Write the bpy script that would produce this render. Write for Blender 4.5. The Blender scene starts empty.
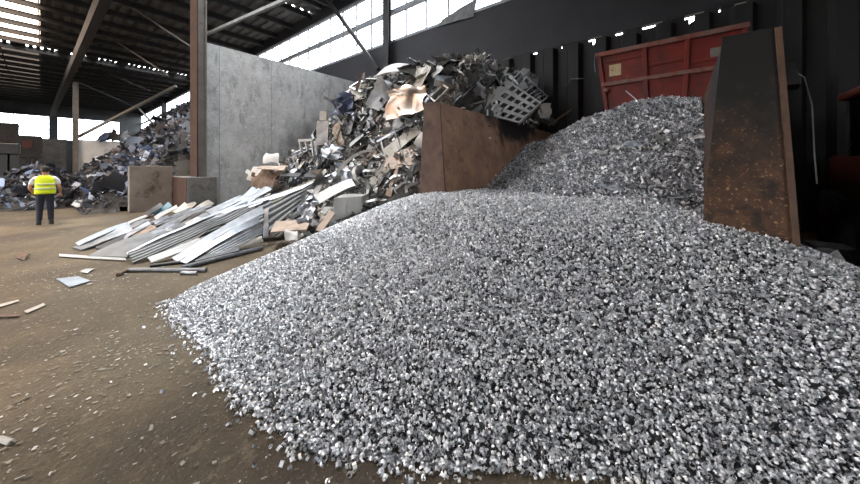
import bpy, bmesh, math, random
import numpy as np
from mathutils import Vector, Matrix, Euler, noise

random.seed(7)
rng = np.random.default_rng(11)
C = bpy.context.scene.collection
SC = bpy.context.scene
PI = math.pi

# ------------------------------------------------------------------ camera numbers
F_PX, HZ, EYE = 310.6, 168.0, 1.72
YAW = math.atan2(388, 310.6)
FW = (math.sin(YAW), math.cos(YAW)); RT = (FW[1], -FW[0])

def P(px, py, D):
    """world point seen at a photo pixel, D metres in front of the camera"""
    u = (px - 430) / F_PX; v = (HZ - py) / F_PX
    return Vector((D * (FW[0] + u * RT[0]), D * (FW[1] + u * RT[1]), EYE + D * v))

# ------------------------------------------------------------------ mesh helpers
class MB:
    def __init__(s): s.v = []; s.f = []
    def add(s, vs, fs):
        n = len(s.v); s.v += [tuple(p) for p in vs]; s.f += [tuple(i + n for i in f) for f in fs]; return s
    def box(s, x0, x1, y0, y1, z0, z1):
        v = [(x0,y0,z0),(x1,y0,z0),(x1,y1,z0),(x0,y1,z0),(x0,y0,z1),(x1,y0,z1),(x1,y1,z1),(x0,y1,z1)]
        return s.hexa(v)
    def hexa(s, v):
        return s.add(v, [(0,3,2,1),(4,5,6,7),(0,1,5,4),(1,2,6,5),(2,3,7,6),(3,0,4,7)])
    def bar(s, a, b, w, h=None, up=(0,0,1)):
        a = Vector(a); b = Vector(b); h = h or w; d = (b - a).normalized(); up = Vector(up)
        if abs(d.dot(up)) > .98: up = Vector((1,0,0))
        r = d.cross(up).normalized() * (w / 2); t = r.cross(d).normalized() * (h / 2)
        return s.hexa([a-r-t, a+r-t, b+r-t, b-r-t, a-r+t, a+r+t, b+r+t, b-r+t])
    def tube(s, pts, r, n=10, cap=True):
        pts = [Vector(p) for p in pts]; rs = r if isinstance(r, (list, tuple)) else [r] * len(pts)
        rings = []; up = Vector((0,0,1))
        for i, p in enumerate(pts):
            d = (pts[min(i+1, len(pts)-1)] - pts[max(i-1, 0)]).normalized()
            u = up if abs(d.dot(up)) < .95 else Vector((1,0,0))
            a = d.cross(u).normalized(); b = a.cross(d)
            rings.append([p + (a * math.cos(2*PI*k/n) + b * math.sin(2*PI*k/n)) * rs[i] for k in range(n)])
        vs = [q for rg in rings for q in rg]
        fs = [(i*n+k, i*n+(k+1)%n, (i+1)*n+(k+1)%n, (i+1)*n+k) for i in range(len(pts)-1) for k in range(n)]
        if cap: fs += [tuple(range(n))[::-1], tuple((len(pts)-1)*n + k for k in range(n))]
        return s.add(vs, fs)
    def disc(s, c, ax, r, h, n=16):
        c = Vector(c); ax = Vector(ax).normalized()
        return s.tube([c - ax*h/2, c + ax*h/2], r, n)
    def loft(s, rings):
        n = len(rings[0]); vs = [p for r in rings for p in r]
        fs = [(i*n+k, i*n+(k+1)%n, (i+1)*n+(k+1)%n, (i+1)*n+k) for i in range(len(rings)-1) for k in range(n)]
        fs += [tuple(range(n))[::-1], tuple((len(rings)-1)*n + k for k in range(n))]
        return s.add(vs, fs)
    def slab(s, grid, th):
        """thick plate from a grid[i][j] of points, th metres thick"""
        m, n = len(grid), len(grid[0]); top = []; bot = []
        for i in range(m):
            for j in range(n):
                a = Vector(grid[min(i+1,m-1)][j]) - Vector(grid[max(i-1,0)][j])
                b = Vector(grid[i][min(j+1,n-1)]) - Vector(grid[i][max(j-1,0)])
                nn = a.cross(b); nn = nn.normalized() if nn.length > 1e-9 else Vector((0,0,1))
                p = Vector(grid[i][j]); top.append(p + nn*th/2); bot.append(p - nn*th/2)
        N = m*n; fs = []
        for i in range(m-1):
            for j in range(n-1):
                a, b, c, d = i*n+j, (i+1)*n+j, (i+1)*n+j+1, i*n+j+1
                fs += [(a,b,c,d), (N+d,N+c,N+b,N+a)]
        rim = [i*n for i in range(m)] + [(m-1)*n+j for j in range(1,n)] + [i*n+n-1 for i in range(m-2,-1,-1)] + [j for j in range(n-2,0,-1)]
        for k in range(len(rim)):
            a, b = rim[k], rim[(k+1) % len(rim)]
            fs.append((b, a, N+a, N+b))
        return s.add(top + bot, fs)

def obj(name, mb, m, parent=None, loc=None, smooth=False, bevel=0):
    me = bpy.data.meshes.new(name)
    vs = mb.v
    if loc is not None:
        L = Vector(loc); vs = [tuple(Vector(p) - L) for p in vs]
    me.from_pydata(vs, [], mb.f); me.materials.append(m); me.validate(); 
    if smooth:
        for p in me.polygons: p.use_smooth = True
    o = bpy.data.objects.new(name, me); C.objects.link(o)
    if loc is not None: o.location = loc
    if parent is not None:
        o.parent = parent
    if bevel:
        b = o.modifiers.new('bevel', 'BEVEL'); b.width = bevel; b.segments = 2; b.limit_method = 'ANGLE'
    return o

def tag(o, label, cat, group=None, kind=None):
    o['label'] = label; o['category'] = cat
    if group: o['group'] = group
    if kind: o['kind'] = kind
    return o
def struct(o, label, cat):
    o['kind'] = 'structure'; o['label'] = label; o['category'] = cat; return o
def thing(name, label, cat, loc=(0,0,0), rz=0, group=None):
    o = bpy.data.objects.new(name, None); C.objects.link(o); o.location = loc; o.rotation_euler = (0,0,rz)
    o.empty_display_size = .2
    return tag(o, label, cat, group)
def part(name, mb, m, parent, smooth=False, bevel=0):
    """mesh in world coordinates, parented to an unrotated Empty or mesh placed at its own location"""
    L = Vector((0,0,0)); p = parent
    while p is not None: L += p.location; p = p.parent
    mb.v = [tuple(Vector(q) - L) for q in mb.v]
    return obj(name, mb, m, parent, None, smooth, bevel)

def np_mesh(name, verts, faces4, m, tris=None):
    """fast mesh from numpy arrays (quads)"""
    me = bpy.data.meshes.new(name)
    nv, nf = len(verts), len(faces4); k = faces4.shape[1]
    me.vertices.add(nv); me.vertices.foreach_set('co', verts.astype(np.float32).ravel())
    me.loops.add(nf*k); me.loops.foreach_set('vertex_index', faces4.astype(np.int32).ravel())
    me.polygons.add(nf); me.polygons.foreach_set('loop_start', np.arange(0, nf*k, k, dtype=np.int32))
    me.update(calc_edges=True); me.materials.append(m)
    o = bpy.data.objects.new(name, me); C.objects.link(o); return o

def rand_rot(n):
    q = rng.normal(size=(n,4)); q /= np.linalg.norm(q, axis=1)[:,None]; w,x,y,z = q.T
    return np.stack([np.stack([1-2*(y*y+z*z), 2*(x*y-z*w), 2*(x*z+y*w)],1),
                     np.stack([2*(x*y+z*w), 1-2*(x*x+z*z), 2*(y*z-x*w)],1),
                     np.stack([2*(x*z-y*w), 2*(y*z+x*w), 1-2*(x*x+y*y)],1)],1)

# ------------------------------------------------------------------ materials
def lin(c):
    return tuple((x/12.92 if x <= .04045 else ((x+.055)/1.055)**2.4) for x in [v/255 for v in c]) + (1,)

def mat(name, c1, c2=None, scale=4, rough=.6, metal=0, bump=0, bscale=30, stretch=(1,1,1), rvar=0, lo=.35, hi=.65, spots=None, spec=.5):
    m = bpy.data.materials.new(name); m.use_nodes = True; t = m.node_tree; N = t.nodes; L = t.links
    b = N['Principled BSDF']; b.inputs['Roughness'].default_value = rough; b.inputs['Metallic'].default_value = metal
    b.inputs['Specular IOR Level'].default_value = spec
    c2 = c2 or c1
    tc = N.new('ShaderNodeTexCoord'); mp = N.new('ShaderNodeMapping'); mp.inputs['Scale'].default_value = stretch
    L.new(tc.outputs['Object'], mp.inputs['Vector'])
    n = N.new('ShaderNodeTexNoise'); n.inputs['Scale'].default_value = scale; n.inputs['Detail'].default_value = 8; n.inputs['Roughness'].default_value = .62
    L.new(mp.outputs['Vector'], n.inputs['Vector'])
    r = N.new('ShaderNodeValToRGB'); r.color_ramp.elements[0].position = lo; r.color_ramp.elements[1].position = hi
    r.color_ramp.elements[0].color = lin(c1); r.color_ramp.elements[1].color = lin(c2)
    L.new(n.outputs['Fac'], r.inputs['Fac']); col = r.outputs['Color']
    for s in (spots or []):      # (colour, scale, low, high, stretch)
        mp2 = N.new('ShaderNodeMapping'); mp2.inputs['Scale'].default_value = s[4] if len(s) > 4 else (1,1,1); mp2.inputs['Location'].default_value = (s[1]*.37, 1.3, .7)
        L.new(tc.outputs['Object'], mp2.inputs['Vector'])
        n2 = N.new('ShaderNodeTexNoise'); n2.inputs['Scale'].default_value = s[1]; n2.inputs['Detail'].default_value = 6; n2.inputs['Roughness'].default_value = .65
        L.new(mp2.outputs['Vector'], n2.inputs['Vector'])
        r2 = N.new('ShaderNodeMapRange'); r2.inputs['From Min'].default_value = s[2]; r2.inputs['From Max'].default_value = s[3]
        L.new(n2.outputs['Fac'], r2.inputs['Value'])
        mx = N.new('ShaderNodeMix'); mx.data_type = 'RGBA'; L.new(r2.outputs['Result'], mx.inputs[0]); L.new(col, mx.inputs[6]); mx.inputs[7].default_value = lin(s[0])
        col = mx.outputs[2]
    L.new(col, b.inputs['Base Color'])
    if rvar:
        r3 = N.new('ShaderNodeMapRange'); r3.inputs['To Min'].default_value = max(0, rough-rvar); r3.inputs['To Max'].default_value = min(1, rough+rvar)
        L.new(n.outputs['Fac'], r3.inputs['Value']); L.new(r3.outputs['Result'], b.inputs['Roughness'])
    if bump:
        n4 = N.new('ShaderNodeTexNoise'); n4.inputs['Scale'].default_value = bscale; n4.inputs['Detail'].default_value = 5
        L.new(mp.outputs['Vector'], n4.inputs['Vector'])
        bp = N.new('ShaderNodeBump'); bp.inputs['Strength'].default_value = bump; bp.inputs['Distance'].default_value = .03
        L.new(n4.outputs['Fac'], bp.inputs['Height']); L.new(bp.outputs['Normal'], b.inputs['Normal'])
    return m

def stain(m, centre, radii, colour, soft=.5, rag=2.5):
    """a stain with its own outline: an ellipsoid in object space with a ragged rim"""
    t = m.node_tree; N = t.nodes; L = t.links; b = N['Principled BSDF']; src = b.inputs['Base Color'].links[0].from_socket
    tc = N.new('ShaderNodeTexCoord'); mp = N.new('ShaderNodeMapping'); mp.vector_type = 'TEXTURE'
    mp.inputs['Location'].default_value = centre; mp.inputs['Scale'].default_value = radii
    L.new(tc.outputs['Object'], mp.inputs['Vector'])
    ln = N.new('ShaderNodeVectorMath'); ln.operation = 'LENGTH'; L.new(mp.outputs['Vector'], ln.inputs[0])
    nz = N.new('ShaderNodeTexNoise'); nz.inputs['Scale'].default_value = rag; nz.inputs['Detail'].default_value = 7; L.new(tc.outputs['Object'], nz.inputs['Vector'])
    ad = N.new('ShaderNodeMath'); ad.operation = 'MULTIPLY_ADD'; ad.inputs[1].default_value = 1.6; L.new(nz.outputs['Fac'], ad.inputs[0]); L.new(ln.outputs['Value'], ad.inputs[2])
    r = N.new('ShaderNodeMapRange'); r.inputs['From Min'].default_value = 1.8 + soft/2; r.inputs['From Max'].default_value = 1.8 - soft/2
    L.new(ad.outputs[0], r.inputs['Value'])
    mx = N.new('ShaderNodeMix'); mx.data_type = 'RGBA'; L.new(r.outputs['Result'], mx.inputs[0]); L.new(src, mx.inputs[6]); mx.inputs[7].default_value = lin(colour)
    L.new(mx.outputs[2], b.inputs['Base Color'])

def island_mat(name, ramp, rough=(.25,.5), metal=1.0):
    """every flake takes its own tone (random per mesh island)"""
    m = bpy.data.materials.new(name); m.use_nodes = True; t = m.node_tree; N = t.nodes; L = t.links; b = N['Principled BSDF']
    g = N.new('ShaderNodeNewGeometry'); r = N.new('ShaderNodeValToRGB'); L.new(g.outputs['Random Per Island'], r.inputs['Fac'])
    e = r.color_ramp.elements; e[0].position = ramp[0][0]; e[0].color = lin(ramp[0][1]); e[1].position = ramp[-1][0]; e[1].color = lin(ramp[-1][1])
    for p, c in ramp[1:-1]: q = e.new(p); q.color = lin(c)
    L.new(r.outputs['Color'], b.inputs['Base Color']); b.inputs['Metallic'].default_value = metal
    mr = N.new('ShaderNodeMapRange'); mr.inputs['To Min'].default_value = rough[0]; mr.inputs['To Max'].default_value = rough[1]
    wn = N.new('ShaderNodeTexWhiteNoise'); wn.noise_dimensions = '1D'; L.new(g.outputs['Random Per Island'], wn.inputs['W'])
    L.new(wn.outputs['Value'], mr.inputs['Value']); L.new(mr.outputs['Result'], b.inputs['Roughness'])
    return m

M = {}
M['chip'] = island_mat('aluminium_shavings', [(0,(132,135,140)), (.3,(200,203,208)), (.65,(236,238,242)), (1,(254,254,255))], (.4,.62), .68)
M['chip_bed'] = mat('shavings_bed', (36,37,39), (110,112,116), scale=55, rough=.55, metal=.6, bump=.6, bscale=60)  # dark bed colour paints the shade in gaps between shavings
M['shred'] = island_mat('shredded_aluminium', [(0,(70,72,78)), (.35,(168,171,177)), (.75,(226,228,232)), (1,(254,254,254))], (.4,.65), .55)
M['shred_bed'] = mat('shred_bed', (80,81,85), (150,152,158), scale=22, rough=.6, metal=.5, bump=.8, bscale=30)
M['debris'] = island_mat('mixed_metal_bits', [(0,(38,36,36)), (.25,(105,104,103)), (.5,(165,166,167)), (.62,(118,106,95)), (.8,(196,197,197)), (1,(232,232,230))], (.35,.7), .55)
M['debris_bed'] = mat('scrap_bed', (24,23,23), (74,70,66), scale=5, rough=.8, bump=.8, bscale=14)
M['dark_debris'] = island_mat('dark_metal_bits', [(0,(30,31,35)), (.4,(80,83,90)), (.6,(92,78,70)), (.8,(135,140,148)), (.93,(96,114,146)), (1,(225,230,235))], (.4,.75), .4)
M['alu'] = mat('bare_aluminium', (112,116,122), (150,154,160), scale=3, rough=.42, metal=.85, rvar=.1, bump=.05, bscale=12)
M['alu_dull'] = mat('weathered_aluminium', (94,97,101), (134,137,140), scale=3.5, rough=.5, metal=.75, rvar=.12, bump=.08, bscale=10)
M['grey_paint'] = mat('grey_painted_sheet', (84,88,90), (116,119,120), scale=2.5, rough=.5, bump=.05, spots=[((92,86,78),5,.58,.72)])
M['white_paint'] = mat('white_painted_sheet', (158,159,157), (186,186,184), scale=3, rough=.5, spots=[((150,142,128),4,.6,.75)])
M['cream'] = mat('cream_painted_sheet', (158,154,145), (182,178,170), scale=3, rough=.55, spots=[((130,116,96),4,.58,.75)])
M['blue_white'] = mat('pale_blue_sheet', (138,150,162), (168,178,187), scale=3, rough=.45)
M['tan'] = mat('tan_coated_sheet', (140,124,110), (168,148,130), scale=4, rough=.6, spots=[((110,90,74),6,.55,.7)])
M['copper'] = mat('bronze_tinted_sheet', (136,122,112), (176,162,151), scale=2, rough=.36, metal=.8)
M['rusty'] = mat('rusty_scrap', (78,60,48), (112,90,74), scale=7, rough=.75, metal=.1)
M['black_sheet'] = mat('black_sheet', (34,35,37), (62,62,64), scale=4, rough=.5)
M['blue_dark'] = mat('dark_blue_sheet', (52,62,88), (82,92,120), scale=4, rough=.5)
M['teal'] = mat('teal_sheet', (46,84,96), (66,110,122), scale=3, rough=.5)
M['litter'] = island_mat('ground_litter', [(0,(76,68,54)), (.5,(116,108,94)), (.85,(150,146,136)), (1,(200,198,192))], (.5,.8), .1)
M['dirt'] = mat('packed_dirt', (72,63,47), (100,87,66), scale=.9, rough=.85, bump=.5, bscale=26, rvar=.12,
                spots=[((64,54,42),.35,.5,.66), ((118,106,86),7,.58,.72), ((60,52,42),14,.6,.74), ((146,138,124),55,.61,.70)])
M['concrete'] = mat('dirty_concrete', (176,177,176), (206,206,205), scale=1.6, rough=.85, bump=.25, bscale=18,
                    spots=[((132,133,133),2.4,.52,.72,(1,1,.35)), ((214,214,212),7,.56,.68), ((120,120,120),16,.58,.7), ((70,70,70),9,.68,.74,(1,1,.3))])
M['concrete2'] = mat('pale_concrete', (206,206,202), (226,225,222), scale=.8, rough=.88, bump=.15, bscale=12, spots=[((170,168,164),1.2,.55,.75)])
M['concrete3'] = mat('brown_stained_concrete', (112,103,95), (136,127,118), scale=1.4, rough=.85, bump=.2, bscale=14, spots=[((74,62,52),2.2,.56,.7)])
M['concrete4'] = mat('dark_concrete', (92,92,92), (116,115,112), scale=1.4, rough=.88, bump=.2, bscale=14, spots=[((60,58,56),3,.55,.7)])
M['rust'] = mat('rust_brown_steel', (126,96,78), (164,130,106), scale=2.2, rough=.68, metal=.15, bump=.12, bscale=16,
                spots=[((98,70,56),4,.56,.72), ((176,148,126),9,.62,.74), ((170,108,66),3.2,.62,.74)])
M['rust_end'] = mat('rust_end_plate', (66,46,36), (92,68,54), scale=3, rough=.65, metal=.15, bump=.15, bscale=16, spots=[((44,32,26),3,.54,.7)])  # darker copy of the divider rust, shade of its facing put into the colour
M['rust_edge'] = mat('rust_edge', (74,56,44), (96,74,58), scale=6, rough=.7)
M['rust_dark'] = mat('rust_dark_steel', (58,38,26), (88,60,40), scale=3, rough=.6, metal=.15, bump=.15, bscale=16,
                spots=[((150,120,82),26,.585,.66), ((34,24,18),4,.52,.64)])
M['rust_pillar'] = mat('rust_pillar', (54,34,24), (76,48,33), scale=2, rough=.8, spots=[((66,40,28),4,.55,.7)])
M['pillar_grey'] = mat('grey_pillar_paint', (108,104,100), (130,126,122), scale=2, rough=.7, spots=[((90,82,76),3,.6,.75)])
M['panel'] = mat('dark_wall_panel', (48,49,54), (58,59,64), scale=.6, rough=.7, bump=.05)
M['corr'] = mat('dark_sheet_piling', (34,35,37), (48,49,50), scale=1.2, rough=.7, stretch=(1,1,.3), bump=.1, spots=[((62,56,50),2.5,.6,.75,(1,1,.2))])
M['roof'] = mat('roof_deck', (96,95,95), (118,116,114), scale=.7, rough=.75)
M['steel'] = mat('dark_roof_steel', (42,42,44), (56,56,58), scale=1.5, rough=.65)
M['pale_steel'] = mat('pale_roof_pipe', (128,128,126), (146,146,144), scale=1.5, rough=.6)
M['win_steel'] = mat('window_steel', (150,156,164), (170,176,184), scale=1.5, rough=.55)
M['far_wall'] = mat('far_wall_cladding', (72,74,76), (92,93,94), scale=.5, rough=.8)
M['red'] = mat('red_container_paint', (98,28,20), (122,36,26), scale=1.5, rough=.5, bump=.06, bscale=12,
               spots=[((84,34,26),2.6,.54,.66), ((54,30,26),7,.6,.7), ((150,56,36),3,.62,.72)])
M['red_rail'] = mat('scuffed_red_rail', (132,64,52), (120,100,92), scale=4, rough=.6, spots=[((80,50,44),6,.55,.68)])
M['sticker'] = mat('peeled_label', (176,158,120), (196,180,146), scale=8, rough=.7, spots=[((120,70,50),9,.58,.66)])
M['plate_grey'] = mat('grey_plate', (108,104,100), (126,122,118), scale=6, rough=.6)
M['vest'] = mat('hi_vis_yellow', (206,226,20), (222,240,40), scale=8, rough=.7)
M['band'] = mat('reflective_band', (186,196,150), (206,212,176), scale=10, rough=.4)
M['shirt'] = mat('white_shirt', (196,200,208), (214,218,224), scale=12, rough=.85)
M['navy'] = mat('navy_trousers', (24,27,40), (32,36,50), scale=10, rough=.85)
M['skin'] = mat('skin', (176,128,104), (190,142,118), scale=12, rough=.6)
M['hair'] = mat('dark_hair', (26,22,20), (40,34,30), scale=30, rough=.7)
M['shoe'] = mat('black_boot', (22,20,20), (34,32,30), scale=12, rough=.6)
M['eye'] = mat('eye', (220,220,220), (230,230,230), rough=.3)
M['tyre'] = mat('tyre', (20,20,20), (32,31,30), scale=8, rough=.85)
M['mach_dark'] = mat('dark_machine_paint', (28,28,30), (40,39,39), scale=3, rough=.6, spots=[((74,52,40),4,.6,.74)])
M['mach_red'] = mat('dull_red_machine_paint', (66,24,18), (84,32,24), scale=3, rough=.55, spots=[((70,36,30),4,.58,.7)])
M['mirror_wet'] = mat('puddle_sheet', (170,172,174), (186,188,190), scale=3, rough=.12, metal=1)
stain(M['rust'], (3.6,-.2,3.1), (1.7,1.2,.62), (24,20,18), .5, 3)
stain(M['rust_dark'], (0,0,3.5), (2,1.6,1.5), (13,12,12), .8, 4)
stain(M['concrete'], (9.6,15.3,2.6), (1.9,3,1.7), (118,118,118), .9, 1.5)

def pane_mat(name, tint, gloss=.08):
    m = bpy.data.materials.new(name); m.use_nodes = True; t = m.node_tree; N = t.nodes; L = t.links
    N.remove(N['Principled BSDF']); out = N['Material Output']
    tr = N.new('ShaderNodeBsdfTransparent'); gl = N.new('ShaderNodeBsdfGlossy'); gl.inputs['Roughness'].default_value = .1
    nz = N.new('ShaderNodeTexNoise'); nz.inputs['Scale'].default_value = 1.2; nz.inputs['Detail'].default_value = 4
    tc = N.new('ShaderNodeTexCoord'); L.new(tc.outputs['Object'], nz.inputs['Vector'])
    r = N.new('ShaderNodeValToRGB'); r.color_ramp.elements[0].position = .3; r.color_ramp.elements[1].position = .7
    r.color_ramp.elements[0].color = tuple(x*.86 for x in tint[:3]) + (1,); r.color_ramp.elements[1].color = tint
    L.new(nz.outputs['Fac'], r.inputs['Fac']); L.new(r.outputs['Color'], tr.inputs['Color'])
    mx = N.new('ShaderNodeMixShader'); mx.inputs[0].default_value = gloss; L.new(tr.outputs[0], mx.inputs[1]); L.new(gl.outputs[0], mx.inputs[2]); L.new(mx.outputs[0], out.inputs['Surface'])
    return m
M['pane'] = pane_mat('window_glass', (.96,.98,1,1))
M['sky_pane'] = pane_mat('warm_skylight', (.98,.86,.76,1), .04)
M['dirty_pane'] = pane_mat('dirty_skylight', (.16,.145,.13,1), .04)
M['cab_glass'] = pane_mat('cab_glass', (.35,.38,.4,1), .12)

# ------------------------------------------------------------------ height of the heaps (vectorised)
def smin(a, b, k):
    h = np.clip(.5 + .5*(b-a)/k, 0, 1); return b*(1-h) + a*h - k*h*(1-h)
def sstep(a, b, x):
    t = np.clip((x-a)/(b-a), 0, 1); return t*t*(3-2*t)
def fbm(x, y, s, seed=0):
    return (np.sin(x*s+seed)*np.cos(y*s*1.13+seed*2.1) + .5*np.sin(x*s*2.3+y*s*1.7+seed*3.3) + .3*np.cos(y*s*3.1-x*s*2.6+seed))/1.8

def toe_x(y):
    return np.interp(y, [-4,-2,-.6,.3,1.0,1.7,2.3,3.6,5.2], [3.6,3.1,2.45,1.93,1.47,1.09,.97,1.0,.93])
def h_chips(x, y):
    front = .40*(x - toe_x(y)) ; front = np.where(front > 0, front, front*1.3)
    left = .44*(5.14 + .60*(x-.9) - y) * .85
    right = .5*(y + 2.85) - .13*np.maximum(0, x-4.9)
    h = smin(front, left, .22); h = smin(h, right, .25); h = smin(h, 1.22 + .0*x, .35)
    h = smin(h, 1.22 - .35*(x-6.6), .2)
    return h + .022*fbm(x, y, 1.7, 1.0)*np.clip(h*3, 0, 1)
def h_shred(x, y):
    toe = 5.35 + .9*sstep(1.5, 3.7, y)
    up = 1.05 + (.68 - .26*sstep(.8, 3.6, y))*(x - toe)
    top = 3.32 - .20*np.maximum(0, y-.8)**1.0 - .10*np.maximum(0, .3-y) - .12*np.maximum(0, x-9)
    return smin(up, top, .5) + .07*fbm(x, y, 2.1, 4.0) + .04*fbm(x, y, 5.3, 2.0)
def h_scrap(x, y):
    bump = 1.5*sstep(10.5, 9.2, y)*sstep(5.6, 7.6, x)
    h = .9*(x - 3.7) + bump
    h = smin(h, 4.85 + .4*sstep(9.5,11.5,x), .6) - .85*np.maximum(0, y-11.6) - 2.6*np.maximum(0, 4.5-y)
    return h + .16*fbm(x, y, 1.3, 3.0) + .08*fbm(x, y, 3.1, 1.0)
def h_far(x, y):
    h = smin(1.02*(x - .95), .95*(y - 16.95) + .6*sstep(2.2,3.5,x), .5); h = smin(h, 7.6 + 0*x, .8)
    return h + .22*fbm(x, y, .8, 3.0) + .12*fbm(x, y, 2.2, 1.0)
def h_left(x, y):
    r = np.sqrt(((x+.1)/2.4)**2 + ((y-24.5)/4.2)**2)
    return 2.0*(1-r) + .15*fbm(x, y, 1.1, 2.0)

def height_grid(name, hf, x0, x1, y0, y1, step, m, keep=None, drop=.03, floor=-.25):
    xs = np.arange(x0, x1+1e-6, step); ys = np.arange(y0, y1+1e-6, step)
    X, Y = np.meshgrid(xs, ys, indexing='ij'); Z = np.maximum(hf(X, Y) - drop, floor)
    v = np.stack([X.ravel(), Y.ravel(), Z.ravel()], 1); n = len(ys)
    i, j = np.meshgrid(np.arange(len(xs)-1), np.arange(n-1), indexing='ij'); a = (i*n+j).ravel()
    f = np.stack([a, a+n, a+n+1, a+1], 1)
    zc = Z.ravel()[f]; ok = (zc > floor + 1e-4).any(1)
    if keep is not None: ok &= keep(v[f].mean(1))
    f = f[ok]; used = np.unique(f); re = np.full(len(v), -1); re[used] = np.arange(len(used))
    o = np_mesh(name, v[used], re[f], m)
    o.data.polygons.foreach_set('use_smooth', np.ones(len(f), bool)); return o

def merge(name, objs, kinds):
    """join several generated meshes into one stuff object, material slots kept"""
    bpy.ops.object.select_all(action='DESELECT')
    for o in objs: o.select_set(True)
    bpy.context.view_layer.objects.active = objs[0]; bpy.ops.object.join()
    o = objs[0]; o.name = name; o.data.name = name; return o

GATE_H = 5.5
# ------------------------------------------------------------------ SETTING
g = MB(); g.box(-16, 14, -12, 95, -.3, 0)
struct(obj('floor', g, M['dirt']), 'packed brown dirt floor littered with pale metal flakes', 'floor')

# near concrete partition between the two big bays (three cast panels)
w = MB()
w.box(4.15, 4.72, 15.3, 15.62, 1.37, 6.93).box(4.42, 4.72, 15.3, 15.62, 0, 1.37)
w.box(4.735, 6.9, 15.3, 15.62, 0, 6.93).box(6.915, 9.6, 15.3, 15.62, 0, 6.93).box(9.615, 12.6, 15.3, 15.62, 0, 6.93).box(4.45, 12.58, 15.4, 15.52, 0, 6.88)
struct(obj('wall_partition', w, M['concrete']), 'tall stained concrete partition wall behind the big scrap pile', 'wall')
w = MB(); w.box(2.42, 12.75, 50, 50.4, 0, 4.75)
struct(obj('wall_rear_partition', w, M['concrete2']), 'lower pale concrete wall behind the dark scrap heap', 'wall')

# right wall: sheet piling below, dark panel, window band, top band
def piling():
    mb = MB(); prof = []; y = -9.0; k = 0
    while y < 88:
        d = k % 4
        xo = (12.62, 12.62, 12.86, 12.86)[d]
        prof.append((xo, y)); y += (.34, .12, .34, .12)[d]; k += 1
    slits = (2.62, .98, -.22, 6.05)
    for (x0, y0), (x1, y1) in zip(prof, prof[1:]):
        yc = (y0 + y1)/2; top = 6.46
        if y1 - y0 < .2 and any(abs(yc - s) < .2 for s in slits): top = 6.3
        mb.hexa([(x0,y0,0),(x0+.02,y0,0),(x1+.02,y1,0),(x1,y1,0),(x0,y0,top),(x0+.02,y0,top),(x1+.02,y1,top),(x1,y1,top)])
    return mb
struct(obj('wall_right', piling(), M['corr']), 'dark ribbed sheet piling wall along the right side', 'wall')
w = MB(); w.box(12.88, 13.1, -9, 88, 6.6, 9.1)
struct(obj('wall_right_upper', w, M['panel']), 'plain dark panel band under the long window', 'wall')
w = MB()
opens = [(5.75,6.2),(4.6,4.8),(2.2,2.66),(1.55,1.78),(.42,.98),(-.62,-.15),(-1.55,-1.3),(7.1,7.25),(3.6,3.66),(-1.0,-.95)]
cuts = sorted(opens); y = -9
for a, b in cuts: w.box(12.9, 13.0, y, a, 6.3, 6.62); y = b
w.box(12.9, 13.0, y, 88, 6.3, 6.62)
struct(obj('trim_1', w, M['corr']), 'broken flashing strip between piling and panel', 'trim')
w = MB(); w.box(12.88, 13.1, -9, 88, 12.66, 13.75)
struct(obj('wall_right_top', w, M['panel']), 'dark band between long window and roof', 'wall')
# long window on the right wall: one frame, its mullions, two rows of glass
win = thing('window_1', 'long two-row window band high on the right wall', 'window', (13,0,9.1)); win['kind'] = 'structure'
fr = MB(); fr.box(12.86, 13.06, -9, 88, 9.1, 9.24).box(12.86, 13.06, -9, 88, 12.5, 12.66)
part('window_frame', fr, M['win_steel'], win)
fr = MB(); fr.box(12.8, 13.02, -9, 88, 10.76, 11.0)
part('transom', fr, M['win_steel'], win)
mu = MB()
for k in range(66):
    yy = -8.6 + k*1.48; mu.box(12.93, 13.02, yy-.05, yy+.05, 9.2, 12.55)
part('window_mullions', mu, M['win_steel'], win)
pn = MB(); pn.box(13.03, 13.04, -9, 88, 9.2, 10.8).box(13.03, 13.04, -9, 88, 10.95, 12.55)
part('pane', pn, M['pane'], win)

# far wall with its windows
w = MB(); w.box(-16, 13.1, 88, 88.3, 0, 6.75).box(-16, 13.1, 88, 88.3, 11.05, 13.6).box(.78, 1.75, 88, 88.3, 6.75, 11.05).box(9.75, 13.1, 88, 88.3, 6.75, 11.05).box(-16, -14, 88, 88.3, 6.75, 11.05)
struct(obj('wall_far', w, M['far_wall']), 'grey far end wall with high windows', 'wall')
for n, (x0, x1) in enumerate(((-14, .78), (1.75, 9.75))):
    o = thing(f'window_{n+2}', ('wide far window left of the pier, above the dark containers', 'wide far window right of the pier, above the pale wall')[n], 'window', ((x0+x1)/2, 88.1, 6.75)); o['kind'] = 'structure'
    fr = MB(); fr.box(x0, x1, 88.05, 88.2, 6.75, 6.9).box(x0, x1, 88.05, 88.2, 10.9, 11.05).box(x0, x1, 88.08, 88.16, 8.5, 8.58)
    k = x0
    while k < x1: fr.box(k-.04, k+.04, 88.08, 88.16, 6.75, 11.05); k += 2.2
    part('window_frame', fr, M['win_steel'], o)
    pn = MB(); pn.box(x0, x1, 88.17, 88.18, 6.85, 10.95); part('pane', pn, M['pane'], o)

# unseen closed sides of the hall; gates added and sized for the light
w = MB(); w.box(-14.3, -14, -9, 10, 0, 13.6).box(-14.3, -14, 10, 28, 7.5, 13.6).box(-14.3, -14, 28, 88, 0, 13.6); struct(obj('wall_left', w, M['far_wall']), 'grey cladding wall with an unseen side gate added to let in light', 'wall')
w = MB(); w.box(-5.0, 13.1, -9.3, -9, 0, 13.6).box(-14.3, -5.0, -9.3, -9, GATE_H, 13.6); struct(obj('wall_near', w, M['far_wall']), 'wall behind the photographer with an unseen gate sized for its light', 'wall')
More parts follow.
